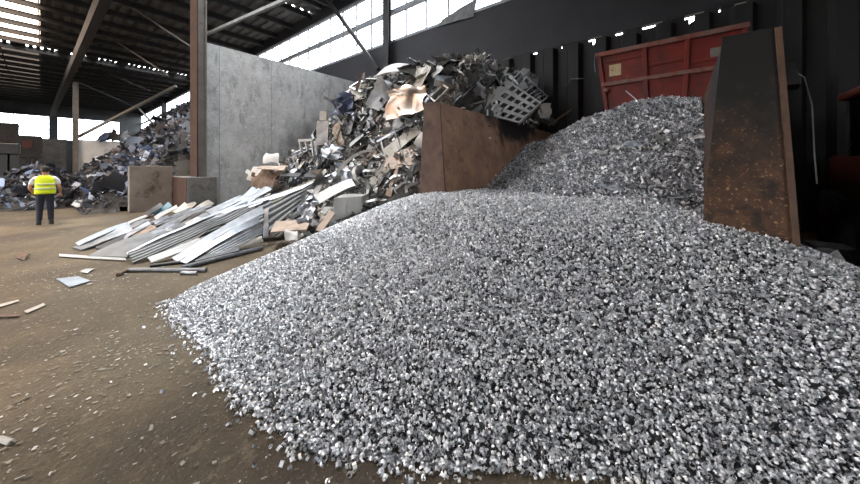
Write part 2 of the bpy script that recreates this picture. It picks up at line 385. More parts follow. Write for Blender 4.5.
# roof deck: trapezoid ribs along Y, holes for the skylights and a leaking joint at Y = 49
def deck(x0, x1, y0, y1, z=13.5):
    mb = MB(); pr = []; x = x0; k = 0
    while x < x1: pr.append((x, z + (0,0,.14,.14)[k%4])); x += (.24,.08,.24,.08)[k%4]; k += 1
    pr.append((x1, z))
    for (a, za), (b, zb) in zip(pr, pr[1:]):
        mb.hexa([(a,y0,za),(b,y0,zb),(b,y1,zb),(a,y1,za),(a,y0,za+.03),(b,y0,zb+.03),(b,y1,zb+.03),(a,y1,za+.03)])
    return mb
SX0, SX1 = -7.5, -.1
roof = deck(SX1, 13.0, 22, 48.0)
for args in ((-14, SX0, -9, 48.0), (SX0, SX1, 22, 31.5), (SX0, SX1, -9, 9), (SX1, 13.0, -9, 9), (7.8, 13.0, 9, 22), (SX1, 13.0, 49.3, 88.2), (-14, SX0, 49.3, 88.2), (SX0, SX1, 78, 88.2)):
    q = deck(*args); roof.add(q.v, q.f)
struct(obj('ceiling', roof, M['roof']), 'dark ribbed metal roof deck high over the hall', 'ceiling')
fl = MB(); x = -14
while x < 13:
    wd = .27 if random.random() < .8 else .9
    fl.box(x, min(x+wd, 13), 47.9, 49.4, 13.44, 13.5); x += wd + (.17 if random.random() < .85 else .1)
struct(obj('trim_2', fl, M['steel']), 'perforated roof joint letting in a row of light dots', 'trim')
# skylights, one object per strip; near strip and rooflight unseen, added for light
for n, (y0, y1, key, lab) in enumerate(((31.5,47.9,'sky_pane','bright warm skylight strip in the roof'), (49.4,78,'dirty_pane','dim dirty skylight strip beyond the bright one'), (9,22,'sky_pane','unseen skylight strip placed in the near roof for its light'), (9,22,'pane','unseen wide rooflight added to light the heaps'))):
    sx0, sx1 = (SX1, 7.8) if n == 3 else (SX0, SX1)
    o = thing(f'window_{n+4}', lab, 'skylight', ((sx0+sx1)/2, (y0+y1)/2, 13.5)); o['kind'] = 'structure'
    pn = MB(); pn.box(sx0, sx1, y0, y1, 13.56, 13.57); part('pane', pn, M[key], o)
    br = MB()
    for xx in (sx0+.05, sx0*.67+sx1*.33, sx0*.33+sx1*.67, sx1-.05): br.box(xx-.04, xx+.04, y0, y1, 13.46, 13.56)
    part('window_frame', br, M['steel'], o)
# purlins across (each its own beam)
yy = -8.3
while yy < 88:
    b = MB(); b.box(-14, 12.85, yy-.11, yy+.11, 13.08, 13.14).box(-14, 12.85, yy-.03, yy+.03, 13.14, 13.42).box(-14, 12.85, yy-.11, yy+.11, 13.42, 13.46)
    struct(obj('purlin', b, M['steel'], None, (0,yy,13.3)), 'dark roof purlin spanning the hall', 'beam')['group'] = 'roof purlins'
    yy += 2.75
# main girders and bracing
def beam(name, a, b, wd, ht, m, label):
    q = MB(); q.bar(a, b, wd, ht); mid = (Vector(a)+Vector(b))/2
    return struct(obj(name, q, m, None, mid), label, 'beam')
beam('girder', (2.5,4,11.2), (1.1,86,11.2), .45, .9, M['steel'], 'heavy dark girder running along the hall under the roof')
beam('roof_pipe', P(200,37,22), P(292,-3,14), .16, .16, M['pale_steel'], 'pale roof pipe rising from pillar toward the long window')
beam('roof_pipe', P(74,139,34), P(176,86,30), .22, .22, M['pale_steel'], 'pale diagonal pipe in front of the far windows')
beam('roof_brace', P(116,-3,24), P(190,46,20), .09, .09, M['pale_steel'], 'thin roof brace slanting down to the rusty pillar, upper one')
beam('roof_brace', P(100,31,30), P(168,75,27), .1, .1, M['pale_steel'], 'thin roof brace slanting below the row of light dots')
beam('roof_brace', P(85,64,36), P(150,91,34), .1, .1, M['steel'], 'thin dark brace above the far right window')
beam('roof_brace', P(78,82,34), P(133,106,38), .1, .1, M['steel'], 'thin dark brace beside the far grey column')
beam('roof_brace', P(138,108,38), P(162,133,36), .16, .16, M['pale_steel'], 'short brace at the far end of the long window')
beam('roof_brace', P(322,-8,21.0), P(378,69,18.3), .2, .2, M['steel'], 'dark diagonal pipe crossing in front of the long window')
beam('roof_brace', (12.5,20,13.3), (4.4,20,13.3), .3, .5, M['steel'], 'dark cross girder over the concrete partition')

# columns
def hcol(name, x0, x1, y0, y1, z0, z1, m1, m2, label):
    o = thing(name, label, 'column', ((x0+x1)/2, (y0+y1)/2, z0)); o['kind'] = 'structure'
    a = MB(); a.box(x0, x0+.04, y0, y1, z0, z1); part('flange', a, m1, o)
    a = MB(); a.box(x1-.04, x1, y0, y1, z0, z1); part('flange', a, m2, o)
    a = MB(); a.box(x0+.04, x1-.04, y0+.1, y0+.16, z0, z1); part('web', a, m2, o)
    return o
hcol('column', 3.81, 4.145, 14.8, 15.7, 1.37, 13.4, M['rust_pillar'], M['pillar_grey'], 'rust-sided grey steel pillar standing on the concrete block')
hcol('column', 2.03, 2.42, 49.5, 50.4, 0, 10.75, M['pillar_grey'], M['pillar_grey'], 'far grey column at the end of the pale wall')
hcol('column', 12.35, 12.6, 12.95, 13.4, 0, 13.2, M['steel'], M['steel'], 'dark column in front of the long window')
hcol('column', 12.3, 12.8, 33.0, 33.6, 0, 13.2, M['steel'], M['steel'], 'dark column on the right wall beyond the partition')
hcol('column', 12.3, 12.8, 66.0, 66.8, 0, 13.2, M['steel'], M['steel'], 'farthest dark column on the right wall')

# ------------------------------------------------------------------ concrete blocks
b = MB(); b.box(3.42, 4.4, 14.5, 16.8, 0, 1.37)
blk = tag(obj('concrete_block', b, M['concrete4'], None, (3.9,15.6,0), bevel=.03), 'rust-stained concrete footing block under the tall pillar', 'block')
b = MB(); b.box(3.405, 3.42, 14.52, 16.78, .02, 1.35)
part('rust_plate', b, M['rust_pillar'], blk)['label'] = 'rust brown side plate'
b = MB(); b.box(2.09, 3.4, 16.45, 16.8, 0, 1.8)
tag(obj('barrier_wall', b, M['concrete3'], None, (2.75,16.6,0), bevel=.02), 'low brown-stained concrete barrier left of the pillar block', 'barrier')

# ------------------------------------------------------------------ steel bay dividers (A-shaped, tapering upward)
def divider(label, y_top, y_bot, ztop, x1, m):
    o = thing('bay_divider', label, 'divider', (5, sum(y_bot)/2, 0), 0, 'steel bay dividers')
    (a, b), (c, d) = y_top, y_bot
    s = MB(); s.hexa([(5.03,c,0),(x1,c,0),(x1,c+.05,0),(5.03,c+.05,0),(5.03,a,ztop),(x1,a,ztop),(x1,a+.05,ztop),(5.03,a+.05,ztop)])
    part('side_plate', s, m, o)
    s = MB(); s.hexa([(5.03,d-.05,0),(x1,d-.05,0),(x1,d,0),(5.03,d,0),(5.03,b-.05,ztop),(x1,b-.05,ztop),(x1,b,ztop),(5.03,b,ztop)])
    part('side_plate', s, m, o)
    s = MB(); s.hexa([(5,c-.02,0),(5.03,c-.02,0),(5.03,d+.02,0),(5,d+.02,0),(5,a-.02,ztop+.02),(5.03,a-.02,ztop+.02),(5.03,b+.02,ztop+.02),(5,b+.02,ztop+.02)])
    part('end_plate', s, M['rust_end'] if m == M['rust'] else m, o)
    s = MB(); s.box(5.03, x1, a+.05, b-.05, ztop-.06, ztop+.005); part('top_plate', s, m, o)
    return o
dl = divider('brown rusty steel bay divider between mixed scrap and shreds', (3.78,4.14), (3.55,4.36), 3.05, 12.4, M['rust'])
dr = divider('blackened steel bay divider end at right of the shavings', (-.84,-.42), (-1.02,-.165), 3.24, 12.4, M['rust_dark'])
e = MB(); e.bar((4.985,-1.02,.05), (4.985,-.84,3.24), .05, .05); part('edge_strip', e, M['rust_edge'], dr)['label'] = 'worn rust-brown edge strip'
e = MB(); e.hexa([(5.06,-1.02,2.62),(5.3,-1.04,2.6),(5.3,-.88,2.6),(5.06,-.88,2.62),(5.05,-.97,2.86),(5.25,-1.0,2.78),(5.25,-.86,2.9),(5.05,-.85,2.93)])
part('bent_flange', e, M['rust_dark'], dr)
e = MB(); e.tube([(5.2,-.98,2.8),(5.24,-1.08,2.72),(5.22,-1.13,2.4),(5.2,-1.14,1.9),(5.2,-1.16,1.55)], .007, 6)
tag(obj('hanging_cable', e, M['plate_grey'], None, (5.2,-1.0,2.7), True), 'frayed pale cable hanging beside the blackened divider', 'cable')

# ------------------------------------------------------------------ red skip container above the shred heap
def skip():
    X0, X1 = 10.5, 12.3; zt, zb = 5.1, 2.75
    o = thing('skip_container', 'red dented steel skip container standing above the shredded metal', 'container', (11.4,.3,zb))
    yt, yb = (-1.24,1.86), (-.95,1.58)
    def xy(t, side):  # side plane outline at height fraction t
        return yb[side] + (yt[side]-yb[side])*t
    def wall(pts, th): return MB().slab(pts, th)
    gz = [0,.25,.5,.75,1]
    def side(x):
        return [[(x, xy(t,0)*(1-s)+xy(t,1)*s, zb+(zt-zb)*t) for s in np.linspace(0,1,7)] for t in gz]
    part('side_wall', MB().slab(side(X0), .03), M['red'], o); part('side_wall', MB().slab(side(X1), .03), M['red'], o)
    for s in (0,1):
        part('end_wall', MB().slab([[(x, xy(t,s), zb+(zt-zb)*t) for x in np.linspace(X0+.02,X1-.02,4)] for t in gz], .03), M['red'], o)
    part('floor_plate', MB().box(X0, X1, yb[0], yb[1], zb-.02, zb+.04), M['red'], o)
    for (x, key) in ((X0-.05,0),(X1+.05,1)):
        part('top_rail', MB().box(x-.06, x+.06, yt[0]-.08, yt[1]+.08, zt-.06, zt+.07), M['red_rail'], o, bevel=.015)
    for s, yv in enumerate(yt): part('end_rail', MB().box(X0, X1, yv-.06, yv+.06, zt-.05, zt+.06), M['red_rail'], o)
    tm = .62; zm = zb+(zt-zb)*tm
    part('middle_rail', MB().box(X0-.1, X0, xy(tm,0)-.05, xy(tm,1)+.05, zm-.06, zm+.05), M['red_rail'], o, bevel=.015)
    for s in (.0,.36,.66,1.0):
        q = MB(); a = (X0-.05, xy(0,0)*s+xy(0,1)*(1-s), zb); b = (X0-.05, xy(1,0)*s+xy(1,1)*(1-s), zt-.05)
        part('rib', q.bar(a, b, .1, .09, (1,0,0)), M['red'], o, bevel=.01)
    for (t0, s0, s1) in ((.77,.36,.66),(.9,.05,.35),(.72,.68,.97)):
        z = zb+(zt-zb)*t0; y0 = xy(t0,0)*s0+xy(t0,1)*(1-s0); y1 = xy(t0,0)*s1+xy(t0,1)*(1-s1)
        part('stiffener', MB().box(X0-.05, X0-.015, y1, y0, z-.035, z+.03), M['red'], o, bevel=.01)
    part('label_plate', MB().box(X0-.03, X0-.014, 1.3, 1.6, 4.42, 4.75), M['sticker'], o)['label'] = 'peeling pale label'
    part('grey_plate', MB().box(X0-.03, X0-.014, -.95, -.62, 4.5, 4.72), M['plate_grey'], o)['label'] = 'small grey plate'
    q = MB(); q.disc((X0-.1, 1.66, 4.0), (1,0,0), .06, .2, 14); part('lifting_pin', q, M['red_rail'], o, True)
    q = MB(); q.disc((X0-.1, -1.0, 4.0), (1,0,0), .06, .2, 14); part('lifting_pin', q, M['red_rail'], o, True)
    q = MB(); q.tube([(X0-.12,1.95,5.15),(X0-.14,1.98,4.9),(X0-.1,1.96,4.6)], .012, 6); part('tie_wire', q, M['alu'], o)
skip()
e = MB(); e.tube([(12.63,3.4,4.85),(12.4,3.15,5.05),(12.3,2.9,5.0),(12.25,2.65,4.95)], .02, 6)
tag(obj('bent_rod', e, M['alu_dull'], None, (12.4,3,4.95), True), 'bent pale rod sticking out by the red container', 'rod')

# ------------------------------------------------------------------ foreground heap of curled shavings (one uncountable mass)
def rings(pts, rad, wid, off):
    """open curled chips: an 8-point arc swept to a short band"""
    n = len(pts); K = 8
    arc = rng.uniform(1.35*PI, 1.95*PI, n); t = np.linspace(0, 1, K)
    ang = arc[:,None]*t[None]; grow = 1 + .18*t[None]*rng.uniform(-1,1,(n,1))
    R = rand_rot(n)
    lx = rad[:,None]*grow*np.cos(ang); ly = rad[:,None]*grow*np.sin(ang)
    tw = rng.uniform(-.35,.35,(n,1))*rad[:,None]*t[None]*2
    a = np.stack([lx, ly, tw - wid[:,None]/2], 2); b = np.stack([lx*1.04, ly*1.04, tw + wid[:,None]/2], 2)
    loc = np.concatenate([a, b], 1)                      # n, 2K, 3
    v = np.einsum('nij,nkj->nki', R, loc) + (pts + off)[:,None,:]
    i = np.arange(K-1); f = np.stack([i, i+1, i+1+K, i+K], 1)
    F = (f[None] + (np.arange(n)*2*K)[:,None,None]).reshape(-1, 4)
    return v.reshape(-1, 3), F
def chips_at(x, y, hf, r0, r1, lift):
    n = len(x); z = hf(x, y); rad = rng.uniform(r0, r1, n); wid = rad*rng.uniform(.7, 1.5, n)
    return np.stack([x, y, z], 1), rad, wid, np.stack([np.zeros(n), np.zeros(n), rng.uniform(-.012, lift, n)], 1)
def in_shav(x, y):
    ok = (h_chips(x, y) > -.004) & (x < 7.2)
    ok &= ~((x > 5.0) & (((y > 3.55) & (y < 4.36)) | ((y > -.93) & (y < -.3))))
    return ok & ~((x > 5.5) & (h_shred(x, y) > h_chips(x, y) + .04) & (y > -.4) & (y < 3.8))
vv, ff, base = [], [], 0
for (x0, x1, y0, y1, dens, r0, r1) in ((.7,3.0,-1.2,5.6,4000,.008,.0138), (3.0,5.2,-3.0,6.6,2500,.010,.0155), (5.2,7.2,-3.2,8.4,1100,.014,.021)):
    n = int((x1-x0)*(y1-y0)*dens); x = rng.uniform(x0, x1, n); y = rng.uniform(y0, y1, n)
    d = x*FW[0] + y*FW[1]; s = x*RT[0] + y*RT[1]
    ok = in_shav(x, y) & (d > .9) & (np.abs(s) < d*1.6 + .4)
    x, y = x[ok], y[ok]
    v, f = rings(*chips_at(x, y, h_chips, r0, r1, .028)); vv.append(v); ff.append(f + base); base += len(v)
# loose chips spilled just past the toe
n = 1500; y = rng.uniform(.9, 5.15, n); x = np.interp(y, [.9,1.04,1.7,2.3,3.6,5.1,6.2], [1.6,1.42,1.05,.93,.98,.98,1.7]) - np.abs(rng.exponential(.05, n)) + .05
v, f = rings(*chips_at(x, y, lambda a, b: 0*a + .014, .011, .018, .004)); vv.append(v); ff.append(f + base)
shav = np_mesh('metal_shavings', np.concatenate(vv), np.concatenate(ff), M['chip'])
bed = height_grid('shavings_bed', h_chips, .6, 7.2, -3.4, 9, .05, M['chip_bed'], lambda c: in_shav(c[:,0], c[:,1]) | (c[:,2] < .1), .022, -.06)
shav = merge('metal_shavings', [shav, bed], None)
tag(shav, 'big foreground heap of small bright curled aluminium shavings', 'metal shavings', None, 'stuff')

# ------------------------------------------------------------------ shredded heap in the middle bay
def flakes(pts, size, aspect, crump):
    n = len(pts); R = rand_rot(n); K = 4
    t = np.linspace(-.5, .5, K); L = size[:,None]*t[None]
    z = crump*size[:,None]*rng.uniform(-1,1,(n,K)); w = (size/aspect)[:,None]*rng.uniform(.5,1.1,(n,K))/1
    a = np.stack([L, -w/2, z], 2); b = np.stack([L + .1*size[:,None]*rng.uniform(-1,1,(n,K)), w/2, z + .3*crump*size[:,None]*rng.uniform(-1,1,(n,K))], 2)
    v = np.einsum('nij,nkj->nki', R, np.concatenate([a, b], 1)) + pts[:,None,:]
    i = np.arange(K-1); f = np.stack([i, i+1, i+1+K, i+K], 1)
    return v.reshape(-1,3), (f[None] + (np.arange(n)*2*K)[:,None,None]).reshape(-1,4)
def shred_ok(x, y): return (h_shred(x, y) > h_chips(x, y) - .03) & (y > -.36) & (y < 3.72)
n = 34000; x = rng.uniform(5.2, 10.45, n); y = rng.uniform(-.36, 3.72, n); ok = shred_ok(x, y); x, y = x[ok], y[ok]; n = len(x)
v1, f1 = flakes(np.stack([x, y, h_shred(x, y) + rng.uniform(-.02,.05,n)], 1), np.exp(rng.normal(-3.25,.45,n)), rng.uniform(1.2,3.5,n), .25)
a = np_mesh('shredded_metal', v1, f1, M['shred'])
b = height_grid('shred_bed', h_shred, 5.2, 12.5, -.36, 3.72, .06, M['shred_bed'], lambda c: shred_ok(c[:,0], c[:,1]), .03, 0)
tag(merge('shredded_metal', [a, b], None), 'heap of dark silvery shredded metal between the steel dividers', 'shredded metal', None, 'stuff')

# ------------------------------------------------------------------ scrap pieces (each piece an object)
def centre(pts):
    s = Vector((0,0,0))
    for p in pts: s += Vector(p)
    return s/len(pts)
def sheet(name, label, cat, m, q, th=.012, bend=(0,0,0), wob=.02, nu=9, nv=5, group=None, fq=None, ridge=0):
    """plate between four points (around), pushed by `bend` in the middle"""
    q = [Vector(p) for p in q]; c = centre(q); rn = (q[1]-q[0]).cross(q[3]-q[0]).normalized(); bend = Vector(bend); sd = random.random()*50; grid = []
    for i in range(nu):
        u = i/(nu-1); row = []
        for j in range(nv):
            w = j/(nv-1); p = (q[0]*(1-u)+q[1]*u)*(1-w) + (q[3]*(1-u)+q[2]*u)*w
            p = p + bend*(4*u*(1-u)) + noise.noise_vector(p*(fq or (4.2 if wob >= .08 else 1.7)) + Vector((sd,0,0)))*wob
            if ridge and j % 4 in (1, 2): p = p + rn*ridge
            row.append(p - c)
        grid.append(row)
    o = obj(name, MB().slab(grid, th), m, smooth=True); o.data.set_sharp_from_angle(angle=.7); o.location = c
    return tag(o, label, cat, group)
def PS(*a): return [P(*p) for p in a]

def local_piece(kind):
    mb = MB(); R = random.uniform
    if kind == 'sheet':
        L, W = R(.6,1.7), R(.25,.7); k = R(-.25,.25); sd = R(0,50)
        mb.slab([[Vector((L*(i/7-.5), W*(j/4-.5), k*(i/7-.5)**2*4*L*.3)) + noise.noise_vector(Vector((i*.5+sd, j*.5, 0)))*.05 for j in range(5)] for i in range(8)], R(.006,.014))
    elif kind == 'strip':
        L, W = R(.9,2.4), R(.05,.14); k = R(-.25,.25); a = R(-.5,.5)
        mb.slab([[Vector((L*(i/9-.5), k*(i/9-.5)**2*2 + (j-.5)*W*math.cos(a*i/9), (j-.5)*W*math.sin(a*i/9) + .1*k*math.sin(i*.7))) for j in (0,1)] for i in range(10)], .012)
    elif kind == 'channel':
        L, W, H = R(.9,2.2), R(.05,.1), R(.03,.07); t = .006
        mb.box(-L/2,L/2,-W/2,W/2,0,t).box(-L/2,L/2,-W/2,-W/2+t,t,H).box(-L/2,L/2,W/2-t,W/2,t,H)
    elif kind == 'tube':
        L, r = R(.7,1.9), R(.012,.03); k = R(-.3,.3)
        mb.tube([(L*(i/9-.5), k*(i/9-.5)**2*3, .1*k*math.sin(i)) for i in range(10)], r, 8)
    elif kind == 'crumple':
        L = R(.3,.75); sd = R(0,50)
        mb.slab([[Vector((L*(i/12-.5), L*.8*(j/12-.5), 0)) + noise.noise_vector(Vector((i*.28+sd, j*.28, sd)))*L*.42 for j in range(13)] for i in range(13)], .006)
    elif kind == 'frame':
        L, W, t = R(.6,1.2), R(.3,.7), .045
        mb.box(-L/2,L/2,-W/2,-W/2+t,0,t).box(-L/2,L/2,W/2-t,W/2,0,t).box(-L/2,-L/2+t,-W/2+t,W/2-t,0,t).box(L/2-t,L/2,-W/2+t,W/2-t,0,t)
        if random.random() < .5: mb.box(-t/2,t/2,-W/2+t,W/2-t,0,t)
    elif kind == 'curl':
        r, W = R(.15,.4), R(.06,.16); a1 = R(1.5,4.5)
        mb.slab([[Vector((r*math.cos(a1*i/11), (j-.5)*W, r*math.sin(a1*i/11))) for j in (0,1)] for i in range(12)], .006)
    return mb
PNAME = {'sheet':'metal_sheet','strip':'metal_strip','channel':'channel_profile','tube':'metal_tube','crumple':'crumpled_sheet','frame':'window_frame_scrap','curl':'curled_strip'}
PWORD = {'sheet':'sheet','strip':'strip','channel':'channel profile','tube':'tube','crumple':'crumpled sheet','frame':'bare frame','curl':'curled strip'}
MWORD = {'alu':'shiny aluminium','alu_dull':'dull aluminium','white_paint':'white painted','cream':'cream painted','grey_paint':'grey painted','tan':'tan coated','rusty':'rusty brown','black_sheet':'black','blue_white':'pale blue','blue_dark':'dark blue','teal':'teal','copper':'bronze tinted'}
proto = {}
def scatter(n, hf, area, kinds, mats, where, yaw0, yawv, tilt, lift=(-.02,.12), ok=None, scale=1.0, zone=None):
    """individual pieces lying on a heap; copies share a mesh per (kind, material, variant)"""
    c = 0; guard = 0
    while c < n and guard < n*40:
        guard += 1
        x, y = random.uniform(*area[0]), random.uniform(*area[1])
        z = float(hf(np.float64(x), np.float64(y)))
        if z < .02 or (ok and not ok(x, y, z)): continue
        kd = random.choices(list(kinds), list(kinds.values()))[0]; mk = random.choices(list(mats), list(mats.values()))[0]
        if kd == 'crumple' and mk in ('tan','teal'): mk = 'alu_dull'
        key = (kd, mk, random.randrange(5))
        nm = PNAME[kd]
        if key not in proto: proto[key] = obj(nm, local_piece(kd), M[mk]); o = proto[key]
        else: o = proto[key].copy(); C.objects.link(o)
        e = .15; gx = (float(hf(np.float64(x+e), np.float64(y)))-z)/e; gy = (float(hf(np.float64(x), np.float64(y+e)))-z)/e
        nrm = Vector((-gx, -gy, 1)).normalized()
        nrm = (nrm + Vector((random.gauss(0,tilt), random.gauss(0,tilt), random.gauss(0,tilt*.5)))).normalized()
        ya = yaw0 + random.gauss(0, yawv); d = Vector((math.cos(ya), math.sin(ya), 0)); d = (d - nrm*d.dot(nrm)).normalized(); s = nrm.cross(d)
        mt = Matrix((d, s, nrm)).transposed().to_4x4(); mt.translation = Vector((x, y, z)) + nrm*random.uniform(*lift)
        o.matrix_world = mt @ Matrix.Scale(scale*random.uniform(.8,1.2), 4)
        zn = zone(x, y, z) if zone else where
        art = PWORD[kd]
        tag(o, f'{MWORD[mk]} {art} {zn}', art.split()[-1] if kd != 'crumple' else 'sheet', f'{MWORD[mk]} {art}s {zn}'); c += 1

# bed and small fragments of the big pile
def scrap_ok(x, y): return (h_scrap(x, y) > .02) & (y > 3.8) & ((x > 5.4) | (y > 4.4)) & (y < 15.25) & (x < 12.25) & (x > 3.2)
n = 10500; x = rng.uniform(3.2, 12.2, n); y = rng.uniform(3.8, 14.7, n); ok = scrap_ok(x, y) & ~((x > 11.6) & (y > 12.2)) & ((x > 5) | (y > 5.3)); x, y = x[ok], y[ok]; n = len(x)
v1, f1 = flakes(np.stack([x, y, h_scrap(x, y) + rng.uniform(-.05,.2,n)], 1), np.exp(rng.normal(-1.65,.5,n)), rng.uniform(1.3,7,n), .16)
a = np_mesh('scrap_fragments', v1, f1, M['debris'])
b = height_grid('scrap_bed', h_scrap, 3.2, 12.25, 3.8, 15.2, .12, M['debris_bed'], lambda c: scrap_ok(c[:,0], c[:,1]), .1, -.05)
tag(merge('scrap_fragments', [a, b], None), 'tangle of small mixed metal fragments filling the big scrap pile', 'scrap metal', None, 'stuff')
# dark heap beyond the partition
def far_ok(x, y): return (h_far(x, y) > 0) & (x > .9) & (x < 12.1) & (y > 16.95) & ~((x > 2) & (y < 17.3)) & ~((x > 3.8) & (y < 18.6))
n = 9000; x = rng.uniform(.9, 11, n); y = rng.uniform(17, 40, n); ok = far_ok(x, y); x, y = x[ok], y[ok]; n = len(x)
v1, f1 = flakes(np.stack([x, y, h_far(x, y) + rng.uniform(-.05,.2,n)], 1), np.exp(rng.normal(-1.3,.5,n)), rng.uniform(1.2,5,n), .2)
a = np_mesh('dark_scrap_fragments', v1, f1, M['dark_debris'])
b = height_grid('dark_scrap_bed', h_far, .9, 12.5, 16.95, 42, .25, M['debris_bed'], lambda c: far_ok(c[:,0], c[:,1]), .1, 0)
tag(merge('dark_scrap_fragments', [a, b], None), 'heap of dark mixed scrap fragments beyond the rusty pillar', 'scrap metal', None, 'stuff')
n = 3200; x = rng.uniform(-5, 2.4, n); y = rng.uniform(20, 30, n); ok = h_left(x, y) > 0; x, y = x[ok], y[ok]; n = len(x)
v1, f1 = flakes(np.stack([x, y, h_left(x, y) + rng.uniform(-.05,.2,n)], 1), np.exp(rng.normal(-1.3,.5,n)), rng.uniform(1.2,5,n), .2)
a = np_mesh('scrap_pieces_heap', v1, f1, M['dark_debris'])
b = height_grid('far_bed', h_left, -3.5, 2.4, 20, 29, .25, M['debris_bed'], None, .1, 0)
tag(merge('far_scrap_fragments', [a, b], None), 'low heap of dark scrap fragments behind the worker', 'scrap metal', None, 'stuff')

FALL = 0.35      # most pieces slide down the pile toward the open floor
def zone_main(x, y, z):
    if z > 4.3: return 'on the crest of the big scrap pile'
    if y > 9.8: return 'on the scrap slope beside the concrete partition'
    if y < 6.6: return 'on the scrap slope beside the brown divider'
    return 'halfway up the big scrap pile'
kinds = {'sheet':5,'strip':6,'channel':3,'tube':2,'crumple':3,'frame':1,'curl':1.5}
mats = {'alu':5,'alu_dull':6,'white_paint':2,'cream':2,'grey_paint':3,'tan':1,'rusty':.8,'black_sheet':.7}
okm = lambda x, y, z: (x > 5.2 or y > 5.6) and y > 4.5 and y < 14.6 and x < 11.7
scatter(200, h_scrap, ((3.9,9.2),(5,13.5)), kinds, mats, '', FALL, .5, .22, (-.03,.16), okm, 1.0, zone_main)
scatter(80, h_scrap, ((7.2,11.7),(4.4,9.6)), kinds, mats, '', FALL+.9, .8, .3, (.0,.14), okm, .8, zone_main)
scatter(60, h_far, ((1.2,9.5),(17.3,36)), {'sheet':4,'strip':3,'tube':2,'crumple':5}, {'alu_dull':2,'rusty':2,'black_sheet':4,'blue_dark':1.5,'white_paint':.5,'grey_paint':2}, 'on the dark scrap heap beyond the pillar', 0, 2, .4, (0,.2), lambda x,y,z: far_ok(x,y), .85)
scatter(34, h_left, ((-2.3,1.8),(20.5,26)), {'sheet':4,'strip':3,'tube':1,'crumple':4}, {'alu_dull':3,'rusty':1.5,'black_sheet':4,'blue_dark':1.6,'blue_white':.5,'white_paint':.5}, 'on the low heap behind the worker', 0, 2, .4, (0,.12), None, .7)

# ---- the pieces one can point at
S = sheet
S('arched_sheet', 'broad white curved panel arching over the top of the scrap pile', 'panel', M['white_paint'], PS((376,76,9.6),(433,84,9.2),(432,75,9.4),(384,68,9.9)), .02, (0,0,.25), .03, 12, 4)
S('panel_side', 'pale torn side sheet standing under the white curved panel', 'sheet', M['alu_dull'], PS((366,104,9.6),(380,72,9.9),(392,95,9.6),(380,112,9.4)), .012, (0,0,0), .06)
S('bronze_sheet', 'shiny bronze-tinted bent sheet high on the pile left of divider', 'sheet', M['copper'], PS((386,119,8.5),(388,90,8.9),(427,84,8.5),(426,110,8.0)), .01, (.1,.1,.1), .13, 18, 14, None, 2.6)
S('standing_strip', 'upright grey metal strip behind the divider corner', 'strip', M['alu_dull'], PS((430,103,8.6),(428,73,8.9),(434,72,8.9),(440,101,8.6)), .02, (0,0,0), .02)
S('blue_sheet', 'pale blue sheet lying on the pile crest above the divider', 'sheet', M['blue_white'], PS((434,86,8.4),(436,75,8.7),(465,78,8.8),(462,87,8.5)), .015, (0,0,.06), .03)
for i, (a, lab) in enumerate((
    (((382,150,8.2),(424,121,8.6),(424,131,8.3),(390,158,8)), 'wide cream board sloping down to the divider, upper one'),
    (((372,172,7.9),(423,140,8.3),(423,148,8.1),(380,178,7.8)), 'wide cream board sloping down to the divider, lower one'),
    (((366,182,7.7),(388,168,8),(396,170,8),(374,186,7.6)), 'short cream strip below the wide cream boards'))):
    S('cream_board', lab, 'board', M['cream'], PS(*a), .02, (0,0,.03), .02)
S('tan_sheet', 'flat tan sheet resting against the left end of the divider', 'sheet', M['tan'], PS((383,171,7.6),(386,158,8),(422,141,8.2),(420,163,7.6)), .012, (0,0,0), .03)
S('tan_sheet', 'small tan sheet on the pile beneath the bronze sheet', 'sheet', M['tan'], PS((380,135,9),(384,122,9.4),(400,128,9.2),(396,140,8.9)), .012, (0,0,0), .04)
S('dark_plate', 'black leaning plate with a pale edge beside the divider foot', 'plate', M['black_sheet'], PS((388,196,7.3),(399,168,7.7),(421,155,7.7),(396,198,7.2)), .015, (0,0,0), .03)
S('tan_strip', 'narrow tan strip along the black leaning plate', 'strip', M['tan'], PS((385,195,7.2),(396,168,7.55),(399,167,7.55),(391,197,7.15)), .015, (0,0,0), .01)
# curved brown strip and the wall-side pieces
q = MB(); q.slab([[P(347-16*math.sin(t*1.5)+t*4, 122-26*t, 10.4+.3*j) + Vector((0,0,0)) for j in (0,1)] for t in np.linspace(0,1,12)], .02)
o = obj('curved_strip', q, M['tan'], None, P(343,110,10.4)); tag(o, 'curved tan strip standing up on the pile near the partition', 'strip')
S('upright_bar', 'slim brown bar poking up above the concrete partition edge', 'bar', M['rusty'], PS((355,90,11),(361,73,11.2),(363,74,11.2),(358,91,11)), .03, (0,0,0), .01)
S('blue_bundle', 'dark blue crumpled sheet in front of the concrete partition', 'sheet', M['blue_dark'], PS((332,118,10.6),(336,98,11),(352,92,11.2),(354,114,10.6)), .012, (0,0,.1), .3, 11, 9)
S('black_stub', 'short black bar leaning on the concrete partition', 'bar', M['black_sheet'], PS((325,96,11.6),(333,100,11.2),(332,103,11.2),(324,99,11.6)), .06, (0,0,0), .01)
S('pale_post', 'small pale square post in front of the concrete partition', 'post', M['cream'], PS((320,121,10.4),(320,112,10.5),(327,112,10.5),(327,121,10.4)), .12, (0,0,0), .005)
S('grey_box_side', 'upright grey box side below the pale square post', 'plate', M['alu_dull'], PS((316,146,10),(317,121,10.3),(329,121,10.2),(328,144,9.9)), .03, (0,0,0), .02)
